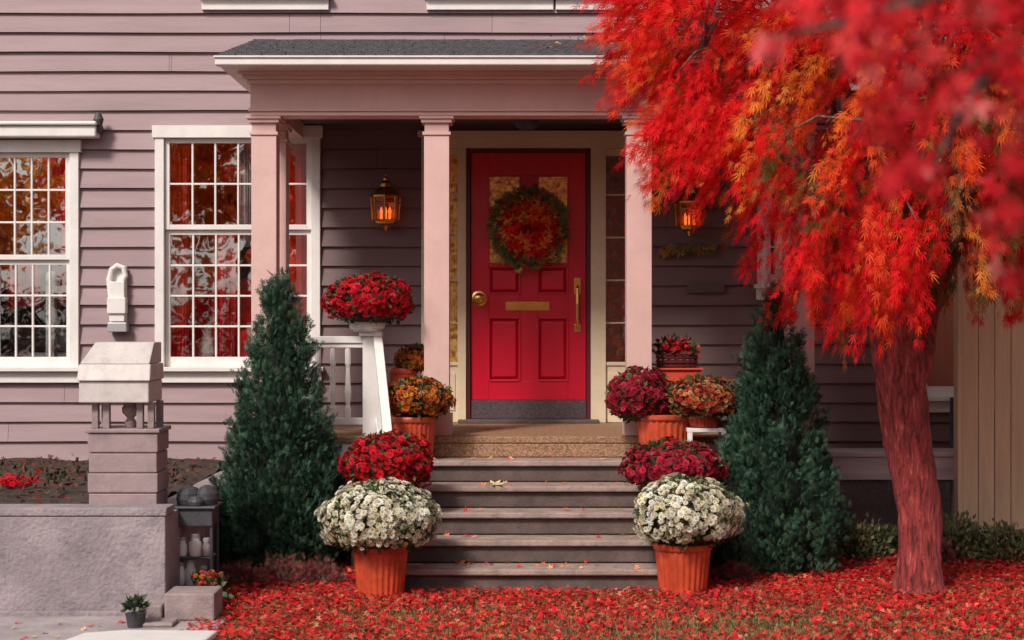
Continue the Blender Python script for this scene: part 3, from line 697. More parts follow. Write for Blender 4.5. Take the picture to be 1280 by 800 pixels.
def swag():
    dd=14.55; cx=X(862,dd); cz=Z(303,dd); e=grp('leaf_swag',(cx,Y(dd),cz)); n=75
    t=rng.uniform(-1,1,n); P=np.stack([cx+t*.22,np.full(n,-.08)+rng.normal(0,.02,n),cz-.02-.06*rng.random(n)-.02*t*t],1)
    dr=np.stack([t*.8+.4*rng.normal(size=n),-.2+0*t,-.8+.4*rng.normal(size=n)],1)
    mesh_np('leaves',*inst(MAPLEW[0],MAPLEW[1],P,frames(dr,np.tile([0,-1.,0.4],(n,1))+rng.normal(0,.3,(n,3))),rng.uniform(.035,.06,n),pal([(.5,.32,.12),(.30,.28,.11),(.6,.22,.08),(.22,.20,.08)],n),MAPLEW[2]),M_leaf,e)
    mb=MB(); mb.tube([(cx-.26,-.05,cz-.06),(cx-.1,-.05,cz-.01),(cx+.1,-.05,cz-.01),(cx+.27,-.05,cz-.02)],[.006,.01,.01,.005],6); mb.obj('twig',M_twig,e)
swag()
mb=MB(); mb.box(X(858,d),X(905,d),-.06,-.034,Z(366,d),Z(355,d)); mb.obj('wall_letter_plate',M_ceil,house,bevel=.003)

def hook():
    dd=14.6; e=grp('hose_hook',(X(148,dd),-.06,Z(375,dd))); mb=MB(); g=lambda a,b:(X(a,dd),-.08,Z(b,dd))
    mb.tube([g(139,372),g(137,350),g(140,337),g(147,332),g(155,335),g(157,345),g(153,353),g(146,356)],[.024,.026,.024,.024,.024,.024,.022,.018],12)
    mb.box(X(138,dd),X(157,dd),-.12,-.04,Z(402,dd),Z(352,dd)); mb.box(X(136,dd),X(159,dd),-.14,-.04,Z(392,dd),Z(372,dd))
    mb.box(X(137,dd),X(158,dd),-.05,-.034,Z(405,dd),Z(333,dd))
    mb.obj('white_body',M_white,e,bevel=.006)
    m2=MB(); m2.box(X(136,dd),X(160,dd),-.13,-.034,Z(415,dd),Z(403,dd)); m2.obj('grey_base',M_grey,e,bevel=.008)
hook()

# ------------------------------------------------------------ retaining wall, bed, letterbox pier
WX=-2.06
wf=10.46; ztw=Z(635,wf)
mb=MB(); mb.box(-8,WX,Y(wf),Y(wf)+.22,0,ztw-.05); mb.box(WX-.2,WX,Y(wf)+.222,-.03,0,ztw-.05)
mb.box(-8,WX+.008,Y(wf)-.008,Y(wf)+.24,ztw-.048,ztw)
mb.box(-8,WX+.01,Y(wf)-.05,Y(wf)-.002,.0,.06)
mb.obj('retaining_wall',M_conc,bevel=.008)
V=[];Fq=[]
gx=np.linspace(-8,WX-.2,60); gy=np.linspace(Y(wf)+.24,-.03,50)
for yy in gy:
    for xx in gx: V.append((xx,yy,ztw-.05+.03*math.sin(xx*5+yy*3)*math.sin(yy*7)+random.uniform(-.012,.012)))
for j in range(49):
    for i in range(59): Fq.append((j*60+i,j*60+i+1,(j+1)*60+i+1,(j+1)*60+i))
mesh_np('flower_bed_soil',np.array(V),np.array(Fq),None,M_soil)
def bedplants():
    e=grp('flower_bed_plants',(-4,Y(12.5),ztw)); parts=[]
    n=1500; P=np.stack([rng.uniform(-6,WX-.25,n),rng.uniform(Y(11.0),-.1,n),ztw-.04+np.abs(rng.normal(0,.018,n))],1)
    parts.append(inst(MAPLEW[0],MAPLEW[1],P,frames(rng.normal(size=(n,3)),np.tile([0,-.3,1.],(n,1))+rng.normal(0,.4,(n,3))),rng.uniform(.02,.035,n),pal([(.14,.03,.02),(.07,.035,.025),(.2,.02,.02),(.10,.06,.035),(.05,.025,.02)],n),MAPLEW[2]))
    n=900; c=rng.uniform(0,1,(40,2))*np.array([3.3,1.8])+np.array([-5.7,Y(11.6)]); k=rng.integers(0,40,n)
    P=np.stack([c[k,0]+rng.normal(0,.07,n),c[k,1]+rng.normal(0,.07,n),ztw+rng.uniform(-.05,.06,n)],1)
    parts.append(inst(OV[0],OV[1],P,frames(rng.normal(size=(n,3))+np.array([0,0,.8])),rng.uniform(.03,.06,n),pal([(.05,.06,.03),(.08,.06,.03),(.14,.05,.03)],n),OV[2]))
    mesh_np('ground_foliage',*merge(parts),M_litter,e)
    n=60; P=np.stack([X(20,12.2)+rng.normal(0,.07,n),Y(12.2)+rng.normal(0,.07,n),ztw+.0+rng.normal(0,.02,n)],1); N_=np.tile([0,-.5,1.],(n,1))+rng.normal(0,.4,(n,3))
    mesh_np('red_blooms',*inst(FLW[0],FLW[1],P,frames(np.cross(N_,rng.normal(size=(n,3))),N_),rng.uniform(.02,.035,n),pal(RED,n),FLW[2]),M_petal,e)
bedplants()
def pier():
    d0=10.72; e=grp('letterbox_pier',(X(158,d0),Y(d0),ztw)); yf=Y(d0)
    mb=MB(); xl,xr=X(111,d0),X(196,d0); zt=Z(541,d0); z=ztw-.06
    hh=(zt-z)/4
    for i in range(4):
        o=.006*(i%2); mb.box(xl-o,xr+o,yf-o,yf+.34+o,z+i*hh+.003,z+(i+1)*hh-.003)
    mb.box(xl+.01,xr-.01,yf+.01,yf+.33,z,zt-.004); mb.box(xl-.02,xr+.02,yf-.02,yf+.36,zt,zt+.025)
    mb.obj('pier_boards',paint('pier_paint',(.31,.225,.235),.65,.15,4,.3,40,dirt=.5,dirtcol=(.16,.115,.12)),e,bevel=.006)
    mb=MB(); za=zt+.025; zb=Z(503,d0)
    for xx in (114,128,170,184): mb.box(X(xx,d0),X(xx+8,d0),yf+.01,yf+.06,za,zb)
    for xx in (114,184): mb.box(X(xx,d0),X(xx+8,d0),yf+.26,yf+.31,za,zb)
    mb.lathe(X(158,d0),yf+.12,[(.03,za),(.04,za+.03),(.02,za+.06),(.05,za+.09),(.055,za+.12),(.03,zb)],16)
    mb.obj('bracket_posts',M_pinkst,e,bevel=.004)
    mb=MB(); x0,x1=X(101,d0),X(188,d0); y1=yf+.36
    za=zb; zl=Z(476,d0); zl2=Z(455,d0); zt2=Z(428,d0)
    mb.box(x0,x1,yf-.05,y1,za,zl)
    mb.hexa([(x0-.01,yf-.07,zl+.002),(x1+.012,yf-.07,zl+.002),(x1+.012,y1,zl+.002),(x0-.01,y1,zl+.002),(x0-.005,yf-.03,zl2),(x1+.008,yf-.03,zl2),(x1+.008,y1,zl2),(x0-.005,y1,zl2)])
    mb.hexa([(x0,yf-.028,zl2+.002),(x1+.0,yf-.028,zl2+.002),(x1+.0,y1-.02,zl2+.002),(x0,y1-.02,zl2+.002),(x0+.06,yf+.12,zt2),(x1-.0,yf+.12,zt2),(x1-.0,y1-.02,zt2),(x0+.06,y1-.02,zt2)])
    mb.obj('slanted_lid_box',paint('box_paint',(.58,.52,.50),.55,.12,5,.15,50,dirt=.5,dirtcol=(.30,.23,.22)),e,bevel=.007)
pier()

def clutter():
    dd=11.0; cx=X(246,dd); cy=Y(dd); e=grp('charcoal_grill',(cx,cy,0)); mb=MB()
    zt=Z(630,dd); zb=Z(655,dd)
    mb.box(X(221,dd),X(270,dd),cy-.13,cy+.13,zb,zt-.02)
    mb.box(X(217,dd),X(274,dd),cy-.15,cy+.15,zt-.018,zt)
    for (ax,rx_,hz) in ((X(236,dd),.075,.115),(X(259,dd),.068,.12)):
        mb.lathe(ax,cy,[(rx_*.95,zt),(rx_*1.05,zt+hz*.3),(rx_,zt+hz*.6),(rx_*.7,zt+hz*.88),(rx_*.2,zt+hz)],20,0,.04,3,.5,1.3)
    mb.lathe(X(248,dd),cy-.1,[(.05,zt),(.055,zt+.03),(.03,zt+.06)],14,0)
    for sx in (222,266):
        for sy in (-.11,.11): mb.box(X(sx,dd),X(sx+4,dd),cy+sy-.01,cy+sy+.01,0,zb)
    mb.box(X(222,dd),X(268,dd),cy-.1,cy+.1,.12,.135); mb.box(X(222,dd),X(268,dd),cy-.1,cy+.1,.30,.315)
    mb.obj('grill_body',M_char,e,bevel=.006)
    for i,(a,zz,rr,hh) in enumerate(((228,.135,.03,.12),(240,.135,.035,.14),(256,.135,.03,.1),(230,.315,.03,.1),(246,.315,.04,.12),(260,.315,.028,.09))):
        j=grp('glass_jar',(X(a,dd),cy-.05,zz)); m=MB(); x=X(a,dd)
        m.lathe(x,cy-.05,[(rr*.9,zz+.001),(rr,zz+.01),(rr,zz+hh*.7),(rr*.7,zz+hh*.82),(rr*.72,zz+hh)],16); m.obj('jar_body',[M_white,M_curw,M_pinkst][i%3],j,smooth=True)
        m=MB(); m.lathe(x,cy-.05,[(rr*.8,zz+hh),(rr*.8,zz+hh+.02),(rr*.4,zz+hh+.025)],16); m.obj('jar_lid',M_grey,j,smooth=True)
    dd=10.25; 
    b=MB(); b.box(X(205,dd),X(268,dd),Y(dd),Y(dd)+.3,.03,Z(742,dd)); b.box(X(162,dd),X(203,dd),Y(dd)-.02,Y(dd)+.25,.03,Z(756,dd)); b.box(X(172,dd),X(225,dd),Y(dd)-.22,Y(dd)-.03,.03,Z(775,dd)+.02); b.obj('stone_block',M_pinkst,bevel=.012)
    e=grp('potted_plant',(X(172,10.2),Y(10.2),0)); x=X(172,10.1); y=Y(10.05); m=MB(); m.lathe(x,y,[(.045,.03),(.058,.10),(.062,.11),(.045,.11)],20); m.obj('pot',M_char,e,smooth=True)
    n=130; D=sph(n,0); P=D*np.array([.06,.06,.06])*rng.uniform(.3,1,(n,1))+np.array([x,y,.13])
    mesh_np('leaves',*inst(OV[0],OV[1],P,frames(D+rng.normal(0,.3,(n,3))),rng.uniform(.03,.06,n),pal([(.05,.08,.04),(.10,.13,.08),(.04,.06,.03)],n),OV[2]),M_green,e)
    m=MB(); dd=9.55
    pts=[(X(84,dd),Y(9.4)),(X(262,dd),Y(9.4)),(X(266,dd),Y(9.72)),(X(150,dd),Y(9.75)),(X(98,dd),Y(9.65))]
    z0,z1=.03,.07; k=len(pts)
    for z_ in (z0,z1): m.v+=[(p[0],p[1],z_) for p in pts]
    m.f+=[tuple(range(k)),tuple(range(k,2*k))]+[(i,(i+1)%k,k+(i+1)%k,k+i) for i in range(k)]; m.m+=[0]*(k+2)
    m.obj('white_plant_tray',M_white,bevel=.015)
    e=grp('small_flowers',(X(255,11),Y(10.8),0)); n=60
    P=np.stack([X(257,10.7)+rng.normal(0,.03,n),Y(10.7)+rng.normal(0,.03,n),.2+rng.normal(0,.03,n)],1); N_=np.tile([0,-.7,1.],(n,1))+rng.normal(0,.4,(n,3))
    mesh_np('blooms',*inst(FLW[0],FLW[1],P,frames(np.cross(N_,rng.normal(size=(n,3))),N_),rng.uniform(.012,.02,n),pal([(.6,.15,.03),(.5,.05,.03)],n),FLW[2]),M_petal,e)
    n=200; P=np.stack([X(255,10.7)+rng.normal(0,.06,n),Y(10.75)+rng.normal(0,.05,n),.02+rng.uniform(0,.18,n)],1)
    mesh_np('stems',*inst(OV[0],OV[1],P,frames(rng.normal(0,.5,(n,3))+np.array([0,0,1.])),rng.uniform(.03,.07,n),pal([(.05,.08,.03),(.10,.10,.05)],n),OV[2]),M_green,e)
clutter()

# ------------------------------------------------------------ cypresses
def cypress(pxc,ytop,ybase,halfw,dd,sd):
    cx=X(pxc,dd); cy=Y(dd); h=Z(ytop,dd); R=halfw*dd/FL
    e=grp('cypress_shrub',(cx,cy,0)); 
    def prof(t): return R*np.clip(np.where(t<.14,.86+.14*t/.14,1.0*(1-(t-.14)/.86)**.86),0,1)
    nc=400; tc=1-np.sqrt(rng.uniform(0,1,nc)); tc=np.clip(tc*1.02,0,.96); ac=rng.uniform(0,2*math.pi,nc)
    big=1+.10*np.sin(ac*3+tc*9+sd)+.07*np.sin(ac*5-tc*17+1+sd)
    rc=prof(tc)*(big+rng.normal(0,.09,nc)); cc=np.stack([cx+rc*np.cos(ac)*.9,cy+rc*np.sin(ac)*.9,.06+tc*(h-.08)],1)
    n=21000; k=rng.integers(0,nc,n); ax=np.stack([np.cos(ac[k])*.5,np.sin(ac[k])*.5,np.full(n,1.0)],1)
    u=rng.uniform(-.4,1,n)
    P=cc[k]+norm(ax)*(u*.14)[:,None]+rng.normal(0,.030,(n,3))*(1-.5*np.clip(u,0,1))[:,None]
    P[:,2]=np.maximum(P[:,2],.03)
    dr=ax+rng.normal(0,.42,(n,3))
    base=pal([(.020,.060,.036),(.030,.076,.044),(.015,.044,.030),(.042,.092,.05)],n)
    ck=(1+rng.normal(0,.28,nc))[k]; C=base*np.clip(ck,.4,1.8)[:,None]
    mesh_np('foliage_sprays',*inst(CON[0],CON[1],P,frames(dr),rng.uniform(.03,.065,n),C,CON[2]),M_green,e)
    n=1100; t=rng.uniform(0,1,n)**1.3; a=rng.uniform(0,6.28,n); rr=prof(t*.97)*rng.uniform(.95,1.18,n)
    P=np.stack([cx+rr*np.cos(a),cy+rr*np.sin(a),.06+t*(h-.06)],1); dr=np.stack([np.cos(a)*.6,np.sin(a)*.6,np.ones(n)],1)
    mesh_np('shoot_tips',*inst(CON[0],CON[1],P,frames(dr+rng.normal(0,.25,(n,3))),rng.uniform(.05,.09,n),pal([(.05,.105,.06),(.04,.08,.05)],n),CON[2]),M_green,e)
    P=np.stack([cx+rng.normal(0,.02,70),cy+rng.normal(0,.02,70),h-rng.uniform(-.04,.26,70)],1)
    mesh_np('leader',*inst(CON[0],CON[1],P,frames(np.tile([0,0,1.],(70,1))+rng.normal(0,.3,(70,3))),rng.uniform(.06,.1,70),pal([(.04,.08,.045)],70),CON[2]),M_green,e)
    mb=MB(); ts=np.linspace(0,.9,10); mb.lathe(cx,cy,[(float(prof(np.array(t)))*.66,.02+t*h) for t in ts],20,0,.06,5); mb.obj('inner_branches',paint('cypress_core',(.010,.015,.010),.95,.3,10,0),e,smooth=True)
    mb=MB(); mb.tube([(cx,cy,0),(cx,cy,h*.9)],[.04,.008],8); mb.obj('trunk',M_twig,e)
cypress(351,352,715,77,12.45,0.3); cypress(968,368,718,76,12.35,2.1)

def shrub(name,cx,cy,rx,rz,cols,n=1500,s=(.03,.06),T=OV):
    e=grp(name,(cx,cy,0)); D=sph(n,-.1); ph=rng.uniform(0,6,3)
    l=1+.2*np.sin(D[:,0]*7+ph[0])*np.sin(D[:,1]*6+ph[1])+rng.normal(0,.12,n)
    P=D*np.array([rx,rx*.8,rz])*l[:,None]*rng.uniform(.55,1,(n,1))**.5+np.array([cx,cy,.02]); P[:,2]=np.maximum(P[:,2],.01)
    C=pal(cols,n,None,.25)
    mesh_np('leaves',*inst(T[0],T[1],P,frames(D+np.array([0,0,.5])+rng.normal(0,.5,(n,3))),rng.uniform(s[0],s[1],n),C,T[2]),M_green,e)
    mb=MB()
    for i in range(9):
        a=random.uniform(0,6.28); q=random.uniform(.3,.8); mb.tube([(cx,cy,0),(cx+rx*q*.5*math.cos(a),cy+rx*q*.5*math.sin(a),rz*.5),(cx+rx*q*math.cos(a),cy+rx*.8*q*math.sin(a),rz*.85)],[.01,.007,.003],5)
    mb.obj('stems',M_twig,e)
G1=[(.14,.17,.08),(.20,.22,.10),(.32,.27,.13),(.08,.11,.05)]; G2=[(.24,.05,.05),(.15,.06,.06),(.32,.07,.06),(.12,.07,.05)]
for px_,dd,rp,hp,c in ((1075,13.0,32,30,G1),(1120,13.4,28,20,G1),(1200,13.0,34,32,G1),(1255,12.9,40,28,G1),(1030,13.0,25,22,G2),(1165,12.7,22,20,G2)):
    shrub('low_shrub',X(px_,dd),Y(dd),rp*dd/FL,hp*dd/FL*1.4,c,1300)
for px_,dd,rp,hp,c in ((355,11.75,42,26,G2),(400,11.8,30,20,G2),(300,11.7,28,20,G2),(918,11.9,25,16,G2),(250,12.6,26,46,G2)):
    shrub('dry_shrub',X(px_,dd),Y(dd),rp*dd/FL,hp*dd/FL*1.2,c,1100,(.02,.04),PLUME)

# ------------------------------------------------------------ bench & fence
def bench():
    dd=13.5; e=grp('garden_bench',(X(1125,dd),Y(dd),0)); mb=MB(); zt=Z(565,dd); x0,x1=X(1036,dd),X(1218,dd); y=Y(dd)
    for i in range(4): mb.box(x0,x1,y+i*.105,y+i*.105+.097,zt-.04,zt)
    mb.box(x0+.03,x1-.03,y+.01,y+.035,Z(600,dd),zt-.042)
    for xx in (x0+.03,x1-.09):
        for yy in (y+.04,y+.34): mb.box(xx,xx+.06,yy,yy+.06,0,zt-.042)
        mb.box(xx+.01,xx+.05,y+.1,y+.34,.18,.22)
    mb.obj('seat_and_legs',M_wood,e,bevel=.004)
    mb=MB(); x1-=.07; mb.box(x1,x1+.055,y-.06,y-.004,.0,Z(510,dd)); mb.box(x1+.004,x1+.05,y-.004,y+.43,Z(518,dd),Z(511,dd)); mb.box(x1,x1+.055,y+.431,y+.48,0,Z(500,dd)); mb.obj('arm_rest',paint('slate_paint',(.08,.10,.11),.6,.2,5,.2,40),e,bevel=.004)
bench()
def fence():
    dd=13.4; e=grp('board_fence',(4.3,Y(dd),0)); mb=MB(); x=X(1203,dd); y=Y(dd)
    while x<7.5:
        w_=.118; o=random.uniform(0,.006); mb.box(x,x+w_,y-o,y+.022-o,.05,2.55+random.uniform(-.004,.004)); x+=.124
    mb.box(X(1203,dd),7.5,y+.024,y+.07,.4,.5); mb.box(X(1203,dd),7.5,y+.024,y+.07,2.2,2.3); mb.box(X(1200,dd)-.02,X(1203,dd)-.002,y-.015,y+.12,0,2.58)
    mb.box(X(1203,dd)+.02,7.5,y-.006,y+.0235,0,.048)
    mb.obj('fence_boards',M_creamwood,e,bevel=.004)
fence()

# ------------------------------------------------------------ big red maple
def inpoly(x,z,poly):
    c=np.zeros(len(x),bool); j=len(poly)-1
    for i in range(len(poly)):
        xi,zi=poly[i]; xj,zj=poly[j]
        c^=((zi>z)!=(zj>z))&(x<(xj-xi)*(z-zi)/(zj-zi+1e-12)+xi); j=i
    return c
def maple():
    dc=11.35; e=grp('maple_tree',(X(1148,11.5),Y(11.5),0))
    T=lambda px_,py_,dd=11.45:(X(px_,dd),Y(dd),Z(py_,dd))
    mb=MB()
    raw=[(1150,748,.190),(1149,725,.158),(1149,690,.140),(1148,640,.138),(1142,590,.146),(1134,540,.156),(1127,490,.158),(1122,450,.160),(1119,415,.165),(1116,385,.16)]
    tp=[];tr=[]
    for i in range(len(raw)-1):
        for k in range(5):
            t=k/5; a=raw[i];b=raw[i+1]; tp.append(T(a[0]+(b[0]-a[0])*t,a[1]+(b[1]-a[1])*t)); tr.append((a[2]+(b[2]-a[2])*t)*(1+.03*math.sin(i*2.1+k)))
    tp.append(T(1116,380)); tr.append(.15)
    mb.tube(tp,tr,36,0,.05)
    for a in (0.4,1.7,2.9,4.1,5.3):
        b=Vector(T(1149,735)); mb.tube([b+Vector((0,0,.16)),b+Vector((.10*math.cos(a),.10*math.sin(a),.05)),b+Vector((.21*math.cos(a),.21*math.sin(a),-.06))],[.08,.055,.02],10,0,.05)
    f0=Vector(T(1132,500)); f1=Vector(T(1150,450,11.5)); f2=Vector(T(1158,400,11.6)); f3=Vector(T(1185,330,11.7)); f4=Vector(T(1240,230,11.8))
    mb.tube([f0,f1,f2,f3,f4],[.09,.085,.07,.05,.03],16,0,.06)
    mb.obj('trunk',M_bark,e,smooth=True)
    poly=[(X(a,dc),Z(b,dc)) for a,b in ((768,-60),(788,20),(808,90),(826,145),(850,180),(890,203),(935,222),(960,262),(976,312),(1010,352),(1055,376),(1092,372),(1110,335),(1185,315),(1225,325),(1300,340),(1400,300),(1480,150),(1460,-60),(1330,-220),(1100,-300),(920,-240),(820,-160))]
    cx0=2.95; 
    nc=1400
    P=[]
    while len(P)<nc:
        x=rng.uniform(.4,5,4000); z=rng.uniform(1.6,5.5,4000); ok=inpoly(x,z,poly); x=x[ok]; z=z[ok]
        hd=1.3*np.sqrt(np.clip(1-((x-cx0)/2.6)**2,0.05,1)); y=Y(dc)+rng.uniform(-1,1,len(x))*hd
        for q in zip(x,y,z): P.append(q)
    P=np.array(P[:nc])
    P=P[~((P[:,1]>Y(12.3))&(P[:,2]<4.3)&(P[:,0]<2.6))]; nc=len(P)
    mb=MB(); top=Vector(T(1116,384)); limbpts=[(top,.12)]
    tg=[(880,60,11.0),(940,160,10.9),(1000,40,11.8),(1020,230,10.8),(1080,150,10.4),(1130,-60,11.2),(1190,120,11.9),(1250,220,10.7),(1350,150,11.6),(1200,20,10.5),(980,-100,11.3),(1330,-40,11.0)]
    for (a,b,dd) in tg:
        q=Vector(T(a,b,dd)); m1=top.lerp(q,.3)+Vector((0,0,.22)); m2=top.lerp(q,.65)+Vector((random.uniform(-.1,.1),random.uniform(-.1,.1),.25))
        ctrl=[top-Vector((0,0,.12)),m1,m2,q]; pts=[]
        for k in range(13):
            t=k/12; u=1-t; pts.append(ctrl[0]*u**3+ctrl[1]*3*u*u*t+ctrl[2]*3*u*t*t+ctrl[3]*t**3)
        rr=[.085*(1-t/13)+.012 for t in range(13)]; mb.tube(pts,rr,10,0,.05); limbpts+=[(p,r_) for p,r_ in zip(pts,rr)][2:]
    LP=np.array([tuple(p) for p,_ in limbpts])
    for i in range(0,nc,3):
        q=P[i]; j=int(np.argmin(((LP-q)**2).sum(1))); a=Vector(LP[j]); b=Vector(q)
        m=a.lerp(b,.5)+Vector((random.uniform(-.05,.05),random.uniform(-.05,.05),.06)); mb.tube([a,m,b],[.014,.009,.004],5)
    mb.obj('limbs',M_twig,e)
    per=74; n=nc*per; k=np.repeat(np.arange(nc),per)
    outv=P-np.array([cx0-.2,Y(dc),3.2]); outv=norm(outv)*.75+np.array([0,0,-.75])+rng.normal(0,.22,(nc,3)); outv=norm(outv)
    u=rng.uniform(-.3,1,n)
    pos=P[k]+outv[k]*(u*.34)[:,None]+rng.normal(0,.045,(n,3))*(1-.45*np.clip(u,0,1))[:,None]; pos[:,2]-=.07*u*u
    dr=outv[k]+rng.normal(0,.24,(n,3))+np.array([0,0,-.25])
    g=lambda px_,py_,s: np.exp(-(((P[:,0]-X(px_,dc))**2+(P[:,2]-Z(py_,dc))**2)/(s*s)))
    worg=np.clip(.85*g(1000,120,.42)+.7*g(1110,210,.4)+.4*g(930,190,.3)+.5*g(1080,330,.4)+.15*g(820,120,.3),0,1)
    wgrn=np.clip(.9*g(975,215,.16)+.7*g(1215,170,.30)+.9*g(1200,290,.28)+.5*g(1120,250,.25),0,1)
    red=pal([(.93,.020,.022),(.84,.014,.022),(.94,.045,.028),(.58,.010,.015),(.93,.09,.03)],nc,[.36,.27,.20,.09,.08],.06)
    org=pal([(.93,.20,.03),(.92,.12,.022),(.92,.30,.05)],nc,None,.06)
    grn=pal([(.10,.12,.04),(.16,.11,.03),(.32,.13,.04)],nc,None,.15)
    isO=rng.random(nc)<worg*.55; isG=rng.random(nc)<wgrn*.6
    cl=np.where(isO[:,None],org,red); cl=np.where(isG[:,None],grn,cl)
    C=cl[k]*(1+rng.normal(0,.14,(n,1))); mixr=rng.random(n)<.10; C[mixr]=pal([(.9,.14,.03),(.6,.012,.018)],mixr.sum())
    mesh_np('crown_leaves',*inst(PLUME[0],PLUME[1],pos,frames(dr),rng.uniform(.042,.085,n),np.clip(C,.003,.95),PLUME[2]),M_leaf,e)
maple()

def nearmaple():
    e=grp('maple_tree',(2.1,Y(2.9),0)); mb=MB()
    mb.tube([(2.1,Y(2.9),0),(2.08,Y(2.9),.8),(2.0,Y(2.88),1.6),(1.9,Y(2.85),2.3),(1.95,Y(2.9),3.4)],[.14,.11,.10,.09,.05],14,0,.05)
    mb.obj('trunk',M_bark,e,smooth=True)
    S=lambda px_,py_,dd:np.array((X(px_,dd),Y(dd),Z(py_,dd)))
    br=[[S(1900,-60,2.85),S(1400,40,2.8),S(1250,70,2.7),S(1130,110,2.65)],[S(1900,-60,2.85),S(1350,-60,2.6),S(1150,-40,2.5),S(1010,10,2.5)],[S(1900,-40,2.85),S(1450,200,2.9),S(1330,240,2.9),S(1250,300,2.9)],
        [S(1250,70,2.7),S(1200,140,2.7),S(1170,200,2.65),S(1150,250,2.7)],[S(1350,-60,2.6),S(1050,30,2.4),S(1000,40,2.4),S(955,45,2.4)]]
    mb=MB(); P=[]
    for b in br:
        mb.tube([tuple(q) for q in b],[.012,.006,.004,.0015],7)
    mb.obj('branches',M_twig,e)
    cl=[(1030,0,2.4,30,16),(1080,60,2.5,38,28),(1130,130,2.6,30,28),(1150,210,2.65,20,22),(1230,20,2.6,60,44),(1130,0,2.5,60,34),(1200,130,2.7,30,10),(1262,270,2.85,20,18),(1270,200,2.8,22,18),(1262,335,2.9,14,9),(1270,100,2.7,30,26),(962,55,2.45,8,5),(1112,225,2.65,8,5)]
    for a,b,dd,s,n in cl:
        for i in range(n):
            P.append(S(a+random.gauss(0,s*.8),b+random.gauss(0,s*.8),dd+random.gauss(0,.12)))
    P=np.array(P); n=len(P)
    dr=np.tile([-.4,0,-1.],(n,1))+rng.normal(0,.5,(n,3)); zh=np.tile([0,-1.,.4],(n,1))+rng.normal(0,.6,(n,3))
    T=palm(.14,5,1.8,-.15)
    mesh_np('leaves',*inst(T[0],T[1],P,frames(dr,zh),rng.uniform(.024,.040,n),pal([(.84,.03,.04),(.70,.018,.035),(.88,.07,.07),(.42,.012,.022),(.88,.18,.18)],n,[.3,.25,.2,.17,.08]),T[2]),M_leaf,e)
    n=6000; D=sph(n); P=D*np.array([1.0,1.0,.7])*rng.uniform(.3,1,(n,1))**.4+np.array([2.9,Y(2.4),3.9])
    mesh_np('upper_leaves',*inst(MAPLEW[0],MAPLEW[1],P,frames(D+rng.normal(0,.5,(n,3))+np.array([0,0,-.4])),rng.uniform(.05,.08,n),pal([(.5,.03,.03),(.6,.08,.04),(.35,.02,.02)],n),MAPLEW[2]),M_leaf,e)
nearmaple()

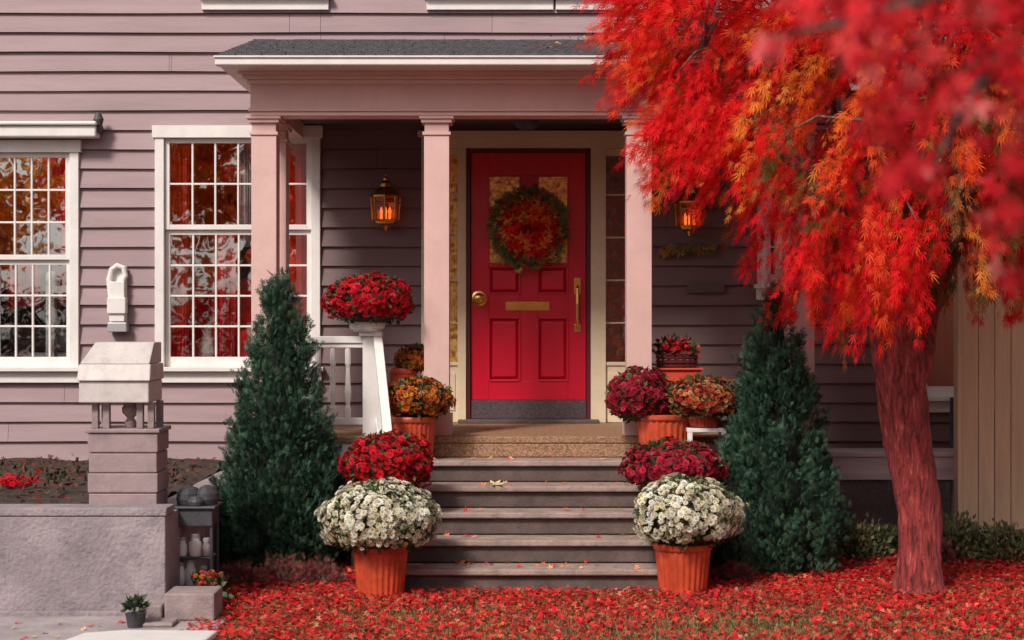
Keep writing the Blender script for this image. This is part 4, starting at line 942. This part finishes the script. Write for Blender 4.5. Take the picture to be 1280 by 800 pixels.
# ------------------------------------------------------------ lawn
def lawn():
    n=52000; x=rng.uniform(-1.68,4.4,n); y=rng.uniform(Y(9.2),Y(12.0),n)
    keep=~((x>-.75)&(x<1.0)&(y>Y(11.45))); x=x[keep];y=y[keep]; n=len(x)
    P=np.stack([x,y,np.zeros(n)],1); T=np.array([(-.05,0,0),(.05,0,0),(.03,.6,.1),(0,1,.3)]); TF=np.array([(0,1,2,3)])
    dr=np.tile([0,0,1.],(n,1))+rng.normal(0,.55,(n,3)); dr[:,2]=np.abs(dr[:,2])+.2
    pt=np.sin(x*2.1+1)*np.sin(y*3.3)+rng.normal(0,.5,n)
    C=np.where(pt[:,None]>0.1,pal([(.22,.18,.06),(.30,.22,.08),(.15,.13,.045)],n),pal([(.44,.26,.12),(.34,.18,.09),(.26,.16,.07)],n))
    mesh_np('grass',*inst(T,TF,P,frames(dr),rng.uniform(.025,.048,n),C,np.array([.7,.7,1,1.1])),M_green)
    n=76000; x=rng.uniform(-1.85,4.6,n); y=rng.uniform(Y(9.2),Y(13.2),n)
    dens=.60+.20*np.sin(x*2.3+.5)*np.sin(y*2.9+1)+.14*np.sin(x*7)*np.sin(y*9+x*3)+.1*np.sin(x*17+y*5)*np.sin(y*19)
    dens+=.38*np.exp(-((x-3.3)/1.1)**2)+.6*np.clip((y-Y(10.7))/.6,0,1)+.3*np.exp(-((x+1.2)/.6)**2)
    dens-=.40*np.exp(-((x-1.3)/.8)**2-((y-Y(10.1))/.35)**2)
    keep=(rng.random(n)<dens*.85)&~((x>SX0)&(x<SX1)&(y>Y(11.47))); x=x[keep];y=y[keep]; n=len(x)
    P=np.stack([x,y,rng.uniform(.008,.05,n)],1); zh=np.tile([0,0,1.],(n,1))+rng.normal(0,.45,(n,3))
    dr=rng.normal(size=(n,3))*np.array([1,1,.2])
    C=pal([(.62,.014,.024),(.70,.04,.035),(.34,.010,.016),(.68,.13,.05),(.62,.20,.13),(.34,.17,.08),(.20,.05,.035)],n,[.38,.20,.20,.07,.04,.04,.07],.2)
    mesh_np('fallen_leaves',*inst(MAPLEW[0],MAPLEW[1],P,frames(dr,zh),rng.uniform(.013,.031,n),C,MAPLEW[2]),M_litter)
    pts=[]
    for i in range(90):
        k=random.choice([1,2,3,4,5,5,5]); pts.append((random.uniform(SX0+.05,SX1-.05),Y(12.9-.28*k)+random.uniform(.02,.25),FZ-k*.155+.008))
    for i in range(170): pts.append((random.uniform(.1,2.3),0,0))
    pts=np.array(pts); m=pts[:,1]==0; t=rng.random(m.sum())**.6; pts[m,1]=ye+(-.05-ye)*t; pts[m,2]=ze+.075+(zt-ze-.035)*t; pts[m,0]=.1+2.2*rng.random(m.sum())**.6
    for i in range(60): pts=np.vstack([pts,[random.uniform(-4,-1.8),random.uniform(Y(9.3),Y(10.4)),.035]])
    n=len(pts); C=pal([(.75,.04,.03),(.75,.2,.06),(.7,.44,.18),(.5,.02,.02)],n)
    mesh_np('stray_leaves',*inst(MAPLEW[0],MAPLEW[1],pts,frames(rng.normal(size=(n,3))*np.array([1,1,.3]),np.tile([0,-.3,1.],(n,1))+rng.normal(0,.35,(n,3))),rng.uniform(.02,.035,n),C,MAPLEW[2]),M_litter)
    P=np.array([[X(618,12.35),Y(12.36),FZ-2*.155+.012]]); mesh_np('yellow_leaf',*inst(MAPLEW[0],MAPLEW[1],P,frames(np.array([[1.,.1,0]]),np.array([[0,-.15,1.]])),np.array([.10]),np.array([[.75,.6,.3]]),MAPLEW[2]),M_litter)
lawn()

# ------------------------------------------------------------ tree line across the street (what the windows reflect)
def treeline():
    e=grp('autumn_tree_line',(0,-30,0)); parts=[]; mb=MB()
    for i,x in enumerate(np.arange(-32,21,3.1)):
        xx=x+random.uniform(-.6,.6); yy=-28.5-(i%2)*3+random.uniform(-1,1); hh=random.uniform(8,11)
        mb.tube([(xx,yy,0),(xx+.2,yy,hh*.4),(xx,yy,hh*.8)],[.25,.18,.06],10,0,.05)
        nb=34; c=sph(nb)*np.array([2.3,1.6,hh*.40])*rng.uniform(.3,1,(nb,1))+np.array([xx,yy,hh*.55]); n=3400; k=rng.integers(0,nb,n)
        P=c[k]+rng.normal(0,.42,(n,3)); base=[[(.94,.34,.04),(.93,.22,.03)],[(.93,.04,.025),(.93,.11,.03)],[(.94,.30,.04),(.94,.42,.06)],[(.93,.04,.025),(.93,.16,.03)]][i%4]
        parts.append(inst(OV[0],OV[1],P,frames(rng.normal(size=(n,3))),rng.uniform(.26,.42,n),pal(base,n),OV[2]))
    mesh_np('canopy',*merge(parts),M_far,e); mb.obj('trunks',M_twig,e)
    e=grp('hedge_row',(0,-25.5,0)); n=22000; x=rng.uniform(-34,22,n); hz=2.2+.5*np.sin(x*.9)+.3*np.sin(x*2.3)
    P=np.stack([x,-25.8+rng.normal(0,.35,n),rng.random(n)*hz],1)
    base=np.where((np.sin(x*.75)>-.2)[:,None],pal([(.80,.03,.02),(.60,.02,.02),(.8,.12,.03)],n),pal([(.05,.07,.03),(.09,.09,.03),(.3,.05,.02)],n))
    mesh_np('hedge_leaves',*inst(OV[0],OV[1],P,frames(rng.normal(size=(n,3))),rng.uniform(.18,.32,n),base,OV[2]),M_far,e)
treeline()
print('objects',len(bpy.data.objects))
